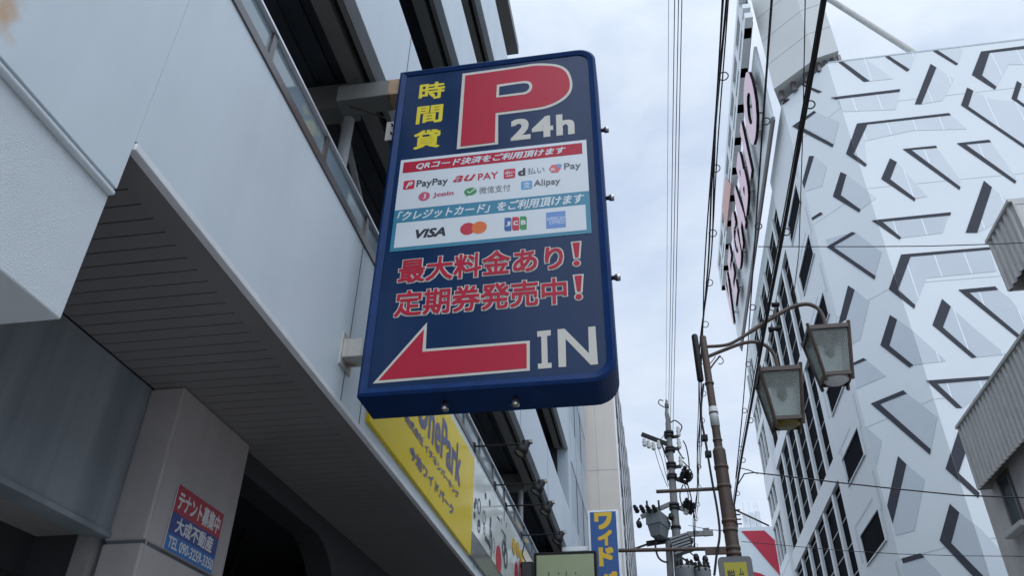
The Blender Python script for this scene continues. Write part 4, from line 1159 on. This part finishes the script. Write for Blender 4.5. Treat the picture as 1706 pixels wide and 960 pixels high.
def lantern(pl_, pr_, drop, amber, name="lantern"):
    yf = YL - 0.235
    a, b = onY(pl_, yf), onY(pr_, yf)
    cx_ = (a.x + b.x) / 2; z1 = (a.z + b.z) / 2; ht = (b.x - a.x) / 2; hb = ht * 0.66; z0 = z1 - drop
    fr = MB()
    tops = [Vector((cx_ + sx_ * ht, YL + sy_ * ht, z1)) for sx_, sy_ in ((-1, -1), (1, -1), (1, 1), (-1, 1))]
    bots = [Vector((cx_ + sx_ * hb, YL + sy_ * hb, z0)) for sx_, sy_ in ((-1, -1), (1, -1), (1, 1), (-1, 1))]
    for t, b_ in zip(tops, bots):
        d = (b_ - t) * 0.06
        fr.bar(t - d, b_ + d * 1.6, 0.032, 0.032)
    for i in range(4):
        fr.bar(tops[i] - Vector((0, 0, 0.02)), tops[(i + 1) % 4] - Vector((0, 0, 0.02)), 0.028, 0.055)
        fr.bar(bots[i] + Vector((0, 0, 0.02)), bots[(i + 1) % 4] + Vector((0, 0, 0.02)), 0.028, 0.045)
    fr.box(cx_ - ht * 0.97, cx_ + ht * 0.97, YL - ht * 0.97, YL + ht * 0.97, z1 - 0.004, z1 + 0.012)
    lo = fr.build(name, M_lframe, lamp)
    gl_ = MB()
    for i in range(4):
        t0, t1, b0, b1 = tops[i], tops[(i + 1) % 4], bots[i], bots[(i + 1) % 4]
        cc = Vector((cx_, YL, (z0 + z1) / 2)); inn_ = ((t0 + t1 + b0 + b1) / 4 - cc); inn_.z = 0; inn_.normalize()
        gl_.prism([p for p in (t0, t1, b1, b0)], inn_ * -0.006)
    gl_.build("glass_pane", M_hammer, lo)
    MB().lathe((cx_, YL, z0), (0, 0, -1), [(-0.03, hb * 0.92), (0.004, hb * 0.92), (0.022, hb * 0.75), (0.03, 0.0)], 24).build("bottom_lens", M_lensy if amber else M_lens, lo)
    bt = MB().box(cx_ - hb, cx_ + hb, YL - hb, YL + hb, z0 + 0.022, z0 + 0.03)
    bt.build("bottom_plate", M_lframe, lo)
    MB().lathe((cx_, YL, z1 - 0.02), (0, 0, -1), [(0, 0.05), (0.08, 0.05), (0.1, 0.035), (0.16, 0.06), (0.25, 0.065), (0.31, 0.03), (0.33, 0)], 14).build("lamp_bulb", M_ref, lo)
    MB().box(cx_ - ht * .9, cx_ + ht * .9, YL - ht * .9, YL + ht * .9, z1 - 0.03, z1 - 0.02).build("reflector", M_black, lo)
lantern((1266, 616), (1333, 607), 0.64, True)
lantern((1347, 546), (1413, 537), 0.64, False)
# black sleeve, label plate, boxes and banner arms on the pole
q0, q1 = onY((1164, 560), YL - 0.06), onY((1160, 634), YL - 0.06)
xm = (q0.x + q1.x) / 2
MB().lathe((xm - 0.0, YL - 0.06, q1.z), (0, 0, 1), [(-0.02, 0.0), (-0.02, 0.03), (0.0, 0.04), (q0.z - q1.z, 0.04), (q0.z - q1.z + 0.02, 0.03), (q0.z - q1.z + 0.02, 0)], 14).build("cable_sleeve", M_black, lamp)
q0, q1 = onY((1180, 680), YL), onY((1186, 712), YL)
MB().lathe((axx, YL, q1.z), (0, 0, 1), [(0, 0.05), (0, 0.053), (q0.z - q1.z, 0.053), (q0.z - q1.z, 0.05)], 14).build("label_plate", M_label, lamp)
for p in ((1176, 731), (1182, 758)):
    q = onY(p, YL - 0.05); MB().box(q.x - 0.05, q.x + 0.02, YL - 0.1, YL - 0.02, q.z - 0.03, q.z + 0.03).build("junction_box", M_black, lamp)
qa, qb = onY((1093, 818), YL), onY((1197, 815), YL)
MB().tube([(qa.x, YL, qb.z), (axx - 0.06, YL, qb.z)], 0.021, 10).build("banner_arm", M_bron, lamp)
qa, qb = onY((1030, 915), YL), onY((1212, 921), YL)
MB().tube([(qa.x, YL, (qa.z + qb.z) / 2 + 0.02), (axx - 0.06, YL, (qa.z + qb.z) / 2)], 0.021, 10).box(axx - 0.3, axx - 0.06, YL - 0.02, YL + 0.02, qb.z - 0.02, qb.z + 0.05).build("banner_arm", M_bron, lamp)
bx_ = MB().tube(spl([(1172, 640), (1168, 690), (1177, 745), (1186, 800), (1195, 850), (1199, 890), (1194, 925), (1190, 960)], YL - 0.07), 0.013, 8)
bx_.build("pole_cable", M_rub, lamp)
# insulators on the upper arm
im_ = MB()
q = onY((1322, 496), YL)
for k in range(4): im_.lathe((q.x, YL, q.z - 0.05 + 0.03 * k), (0, 0, 1), [(0, 0.012), (0.004, 0.026), (0.012, 0.026), (0.016, 0.012)], 10)
q = onY((1288, 548), YL)
im_.lathe((q.x - 0.06, YL - 0.03, q.z - 0.03), (1, 0, 0.1), [(0, 0.01), (0, 0.035), (0.05, 0.04), (0.07, 0.02), (0.1, 0.04), (0.15, 0.03), (0.15, 0)], 10)
q = onY((1292, 510), YL); im_.lathe((q.x - 0.05, YL - 0.03, q.z), (1, 0, 0), [(0, 0.0), (0, 0.03), (0.09, 0.033), (0.1, 0.0)], 10)
build_each(im_, "insulator", M_black, lamp)

# small yellow lightbox on the pole
yl = thing("pole_sign", "small yellow lightbox with rounded grey frame on the lamp pole, cut by the bottom edge", "sign", (0.95, YL - 0.15, 1.9))
yp = PY(YL - 0.16)
a = yp.px((1197, 929)); b = yp.px((1251, 927)); xl, xr = a[0] - 0.01, yp.px((1254, 945))[0]; zt3 = (a[1] + b[1]) / 2
poly(yp, [rrect(xl, xr, 1.7, zt3, 0.04)], -0.08, 0.08).build("cabinet", M_tr, yl, bevel=0.006)
rect(yp, xl + 0.055, xr - 0.06, 1.76, zt3 - 0.06, 0.0, 0.004).build("face", M_ysign, yl)
Zp = Zm(1180, 900, 16)
ytx = MB()
a = yp.px(Zp(490, 820)); b = yp.px(Zp(740, 1020)); text(ytx, yp, "脱", (a[0], b[0], b[1] - 0.02, a[1]), 0.006, 0.02)
a = yp.px(Zp(800, 760)); b = yp.px(Zp(960, 960)); text(ytx, yp, "ム", (a[0], b[0], b[1], a[1]), 0.006, 0.02)
ytx.build("lettering", M_ink, yl, recalc=False)

# ================================================================== UTILITY POLE
YU = 24.0
up_ = PY(YU)
U = lambda p, dy=0.0: onY(p, YU + dy)
tb = U((1131, 950)); tp_ = U((1113, 705))
ux = 0.5 * (tb.x + tp_.x)
upole = thing("utility_pole", "concrete utility pole crowded with insulators, crossarms and grey transformers", "utility pole", (ux, YU, 0))
pcx = MB().tube([(tb.x - 0.02, YU, 0), (tb.x, YU, tb.z), (tp_.x, YU, tp_.z)], [0.16, 0.135, 0.085], 16).build("pole", M_cpole, upole)
def pole_x(z): t = (z - tb.z) / (tp_.z - tb.z); return tb.x + (tp_.x - tb.x) * t
sk = MB().tube([U((1113, 706)), U((1110, 690)), U((1111, 668))], [0.06, 0.05, 0.03], 8).tube([U((1117, 705)), U((1113, 690))], 0.03, 6)
sk.lathe(U((1111, 680)), (0, 0, 1), [(0, 0.02), (0.0, 0.07), (0.08, 0.05), (0.1, 0.07), (0.2, 0.03), (0.3, 0.02)], 10)
sk.build("spike", M_cpole, upole)
bdm = MB()
for p in ((1115, 722), (1116, 728), (1117, 748), (1118, 752), (1119, 774), (1120, 779), (1121, 793), (1122, 797), (1125, 842), (1126, 848), (1128, 880), (1129, 900)):
    z = U(p).z; bdm.lathe((pole_x(z), YU, z), (0, 0, 1), [(-0.04, 0.1), (-0.04, 0.155), (0.04, 0.155), (0.04, 0.1)], 14)
build_each(bdm, "band", M_black, upole)
def ins(p, ax=(0, 0, 1), h=0.28, r=0.075, par=None):
    return MB().lathe(p, ax, [(0, 0.02), (0, r * .6), (h * .2, r), (h * .35, r * .6), (h * .5, r), (h * .7, r * .55), (h * .8, r * .8), (h, r * .4), (h, 0)], 10)
c1 = MB().bar(U((1069, 724)), U((1113, 741)), 0.1, 0.12).bar(U((1102, 741)), U((1114, 768)), 0.05, 0.05)
ca = c1.build("crossarm", M_black, upole)
for p in ((1073, 732), (1080, 735), (1088, 738), (1097, 736)): ins(U(p, -0.05) + Vector((0, 0, -0.25)), par=ca).build("insulator", M_ins, ca)
for p in ((1131, 728), (1132, 748), (1135, 778)):
    q = U(p); c2 = MB().bar((pole_x(q.z), YU, q.z), q, 0.07, 0.09).build("crossarm", M_black, upole)
    ins(q, h=0.36, r=0.075).build("insulator", M_ins, c2)
c3 = MB().bar(U((1068, 862)), U((1122, 838)), 0.1, 0.12).bar(U((1078, 856)), U((1095, 850)), 0.14, 0.14).build("crossarm", M_cpole, upole)
c4 = MB().bar(U((1077, 907)), U((1128, 899)), 0.1, 0.14).bar(U((1058, 915)), U((1080, 907)), 0.05, 0.05).build("crossarm", M_black, upole)
c5 = MB().bar(U((1145, 891)), U((1188, 889)), 0.1, 0.14).bar(U((1172, 888)), U((1182, 887)), 0.12, 0.22).build("crossarm", M_cpole, upole)
c6 = MB().bar(U((1120, 796)), U((1146, 806)), 0.1, 0.1).bar(U((1127, 845)), U((1153, 856)), 0.1, 0.1).build("crossarm", M_black, upole)
for p in ((1137, 792), (1141, 798), (1146, 803), (1134, 800), (1140, 846), (1146, 850), (1142, 858), (1152, 854), (1136, 852)): ins(U(p, random.uniform(-.2, .1)), (0.3, -0.4, 0.6), 0.3, 0.09).build("insulator", M_black if random.random() < .6 else M_ins, c6)
# square switch box hung from the crossarm
bx0 = [U(p, -0.25) for p in ((1076, 868), (1100, 860), (1101, 890), (1080, 884))]
sb = MB()
tpz = U((1098, 864)).z; cxs = U((1096, 875)).x; dz_ = 0.75
r4 = lambda h_, z: [Vector((cxs + h_ * c * 0.74, YU - 0.3 + h_ * s_, z)) for c, s_ in ((-0.9, -0.55), (0.15, -1.0), (0.9, 0.55), (-0.15, 1.0))]
l0, l1, l2, l3 = r4(0.50, tpz), r4(0.52, tpz - 0.36), r4(0.46, tpz - 0.38), r4(0.36, tpz - 0.68)
for a, b in ((l0, l1), (l1, l2), (l2, l3)): sb.add(a + b, [(k, (k + 1) % 4, 4 + (k + 1) % 4, 4 + k) for k in range(4)])
sb.add(l0, [(0, 1, 2, 3)]); sb.add(l3, [(3, 2, 1, 0)])
sbo = sb.build("switch_box", M_tr, upole)
for k in range(4): ins(Vector((cxs - 0.55 + 0.18 * k, YU - 0.75 + .02 * k, tpz - 0.05)), (-0.3, -0.5, 0.5), 0.26, 0.08).build("bushing", M_black, sbo)
hb_ = MB()
for dx in (-0.3, 0.05): hb_.box(cxs + dx, cxs + dx + 0.06, YU - 0.3, YU - 0.24, tpz - 0.02, tpz + 0.45)
build_each(hb_, "hanger", M_black, sbo)
# ribbed arrester box
q = U((1136, 905), -0.25)
rbx = MB()
for k in range(6): rbx.obox(q + Vector((0.02 * k - 0.05, 0, 0.16 - 0.085 * k)), (0.26, 0.05, 0.09), (0.03, 0.15, 0), (-0.006, 0, 0.026))
rbx.build("ribbed_box", M_tr, upole)
# second thin pole and two drum transformers
MB().tube([U((1119, 990)), U((1114, 903))], 0.10, 12).build("support_post", M_cpole, upole)
for (p, r_t, zt_off) in (((1141, 947), 0.27, 0), ((1170, 950), 0.23, 0)):
    q = U(p, -0.35); tm = MB().lathe((q.x, q.y, q.z), (0, 0, -1), [(-0.06, 0.0), (-0.05, r_t * .8), (0, r_t), (0.05, r_t * 1.03), (0.1, r_t), (1.1, r_t), (1.15, r_t * .9), (1.15, 0)], 24)
    to = tm.build("transformer", M_tr, upole)
    for k in range(4):
        a_ = R(200 + 45 * k); ins(Vector((q.x + r_t * .8 * math.cos(a_), q.y + r_t * .8 * math.sin(a_), q.z - 0.1)), (0, 0, 1), 0.3, 0.07).build("bushing", M_black, to)
    MB().bar((q.x, q.y, q.z - 0.5), (pole_x(q.z), YU, q.z - 0.5), 0.1, 0.1).build("hanger", M_black, to)
jw = MB()
def U2(px, r=0.018, dy=0.0): jw.tube(spl(px, YU + dy, 5), r, 5)
U2([(1111, 680), (1103, 677), (1097, 672), (1099, 667), (1105, 668)]); U2([(1117, 705), (1124, 701), (1132, 706), (1136, 712), (1132, 722)], 0.022)
U2([(1138, 735), (1143, 745), (1147, 765), (1148, 785), (1144, 797)], 0.02); U2([(1133, 765), (1140, 772), (1150, 783), (1154, 795), (1148, 803), (1140, 801)], 0.02)
U2([(1128, 748), (1136, 762), (1140, 765)], 0.025); U2([(1138, 808), (1133, 822), (1134, 835), (1138, 846)], 0.02); U2([(1145, 806), (1151, 828), (1154, 850), (1158, 868)], 0.02)
U2([(1140, 808), (1146, 822), (1147, 842)], 0.016); U2([(1086, 886), (1093, 902), (1092, 912), (1096, 928), (1104, 936), (1114, 938)], 0.03, -0.3)
U2([(1066, 864), (1061, 872), (1065, 876)], 0.03); U2([(1108, 865), (1116, 872), (1114, 882), (1108, 888)], 0.025); U2([(1147, 905), (1155, 898), (1156, 910), (1150, 920)], 0.018)
U2([(1126, 935), (1134, 930), (1145, 936), (1156, 940)], 0.03); U2([(1160, 925), (1166, 938), (1170, 945)], 0.03); U2([(1095, 735), (1103, 730), (1107, 724)], 0.012)
U2([(1088, 740), (1098, 775), (1112, 812)], 0.010); U2([(1094, 740), (1104, 770), (1114, 810)], 0.010); U2([(1104, 745), (1110, 775), (1116, 810)], 0.010)
build_each(jw, "jumper_wire", M_rub, upole)
dd = MB()
for p in ((1065, 875), (1118, 862), (1150, 902), (1175, 933), (1160, 930)): dd.lathe(U(p, -0.2), (0, -0.4, -1), [(-0.1, 0.0), (-0.1, 0.06), (0, 0.09), (0.08, 0.07), (0.1, 0)], 10)
build_each(dd, "surge_arrester", M_black, upole)

# ================================================================== CABLES
def cable(name, label, path, r, group="overhead cables along the street", mat=None, second=None, rings=None, ringr=0.05, wig=0.0, seed=1):
    rg = random.Random(seed)
    P = []
    for i in range(len(path) - 1):
        n = max(2, int((path[i + 1] - path[i]).length / 0.35))
        for k in range(n): P.append(path[i].lerp(path[i + 1], k / n))
    P.append(path[-1])
    if wig:
        ph = rg.uniform(0, 6)
        P = [p + Vector((math.sin(j * 0.55 + ph), 0, math.cos(j * 0.47 + ph))) * wig for j, p in enumerate(P)]
    t = thing(name, label, "cable", P[0], group)
    MB().tube(P, r, 8).build("strand", mat or M_rub, t)
    if second:
        for (rad, r2, tw_) in second:
            Q_ = [p + Vector((math.cos(j * tw_ + r2 * 90), 0, math.sin(j * tw_ + r2 * 90))) * rad for j, p in enumerate(P)]
            MB().tube(Q_, r2, 6).build("strand", mat or M_rub, t)
    if rings:
        hk = MB()
        for j in range(3, len(P) - 1, rings):
            d = (P[j + 1] - P[j]).normalized(); hk.torus(P[j] + Vector((ringr * .7, 0, -ringr * .5)), (d + Vector((0.2, 0, 0.3))).normalized(), ringr, 0.006)
        hk.build("hook", M_rub, t)
    return t
def zpath(pts, Z, back=10):
    P = [onZ(p, Z) for p in pts]
    d = (P[0] - P[1]).normalized(); return [P[0] + d * back] + P
# four thin power lines to the top of the utility pole
lab = ["thin grey power line, leftmost of the four running to the utility pole top", "thin power line, second from left of the four running to the utility pole top",
       "thin power line, third from left of the four running to the utility pole top", "thin power line, rightmost of the four running to the utility pole top"]
for i, (xt, e) in enumerate(((1114, (1109, 735)), (1124, (1114, 690)), (1130.5, (1117, 700)), (1136, (1121, 722)))):
    end = U(e); st_ = onZ((xt, 0), end.z + 0.2)
    d = (st_ - end).normalized()
    cable("power_line", lab[i], [st_ + d * 12, st_, (st_ + end) / 2 + Vector((0, 0, -0.03)), end], 0.008 if i else 0.004, "thin power lines to the utility pole", M_wire)
# twisted bundle left of the lamp pole
cable("cable_bundle", "twisted black cable bundle with hanging hooks, passing left of the lamp pole", zpath([(1209, 0), (1196, 180), (1186, 320), (1176, 470), (1169, 600), (1164, 740), (1160, 830), (1156, 915)], 7.6),
      0.011, second=[(0.034, 0.009, 0.32), (0.04, 0.007, -0.21)], rings=3, ringr=0.045, wig=0.014, seed=2)
cable("cable_bundle", "slimmer black cable running straight down behind the hooked bundle, left of the lamp pole", zpath([(1203, 0), (1192, 180), (1183, 320), (1173, 470), (1168, 600), (1169, 700), (1166, 780)], 7.3), 0.008, wig=0.008, seed=5)
# pair with hooks in front of the letter sign
cable("cable_pair", "pair of thin hooked cables hanging in front of the pink letters", zpath([(1285, 0), (1271, 200), (1262, 330), (1254, 455), (1247, 560), (1236, 700), (1226, 800)], 6.9), 0.007, second=[(0.028, 0.006, 0.02)], rings=4, ringr=0.035, seed=3)
# thick black cable crossing the lamp arm
cable("thick_cable", "thickest black cable, crossing in front of the lamp arm", zpath([(1374, 0), (1358, 95), (1320, 300), (1280, 520), (1250, 680), (1222, 845), (1216, 880)], 6.3), 0.018, second=[(0.03, 0.006, 0.05)], rings=4, ringr=0.035, wig=0.004, seed=4)
cable("tie_wire", "thin wire dropping to the insulator on the upper lamp arm", [onZ((1345, -200), 9.0), onZ((1338, 200), 8.4), onY((1331, 420), 9.0), onY((1322, 494), YL)], 0.006, mat=M_rub)
# cross-street wires
def xw(name, label, px, Ys_, r):
    return cable(name, label, [onY(p, y_) for p, y_ in zip(px, Ys_)], r, "wires crossing the street", M_rub)
w0 = onX((1706, 404), BX).y
xw("service_wire", "thin wire crossing the patterned facade from the hooked pair to the upper corrugated band", [(1263, 411), (1350, 411), (1450, 411), (1550, 410), (1650, 407), (1740, 403)], [9.6, 9.6, 9.7, 9.8, 9.9, 10.0], 0.007)
xw("service_wire", "black wire sagging below the patterned facade to the beige building's window", [(1222, 846), (1228, 810), (1240, 790), (1256, 788), (1300, 793), (1400, 805), (1500, 816), (1600, 826), (1740, 831)], [12.0, 11.6, 11.3, 11.2, 11.0, 10.8, 10.6, 10.5, 10.3], 0.009)
xw("service_wire", "faint lowest wire crossing the bottom of the patterned facade", [(1235, 903), (1400, 918), (1500, 924), (1600, 927), (1740, 928)], [13, 13, 13, 13, 13], 0.005)

# slack telecom cable running past both poles
cable("telecom_cable", "slack thin telecom cable sagging between the lamp pole and the utility pole", [U((1160, 930), 0), U((1130, 905), 0)] , 0.02, mat=M_rub)
xw("service_wire", "faint wire sloping from the bottom of the utility pole toward the lamp pole", [(1147, 876), (1180, 883), (1213, 886)], [20, 14, 9.05], 0.006)
xw("service_wire", "thin wire looping off the thick cable just above the sagging black wire", [(1232, 780), (1248, 784), (1262, 790)], [9.2, 9.4, 9.6], 0.006)
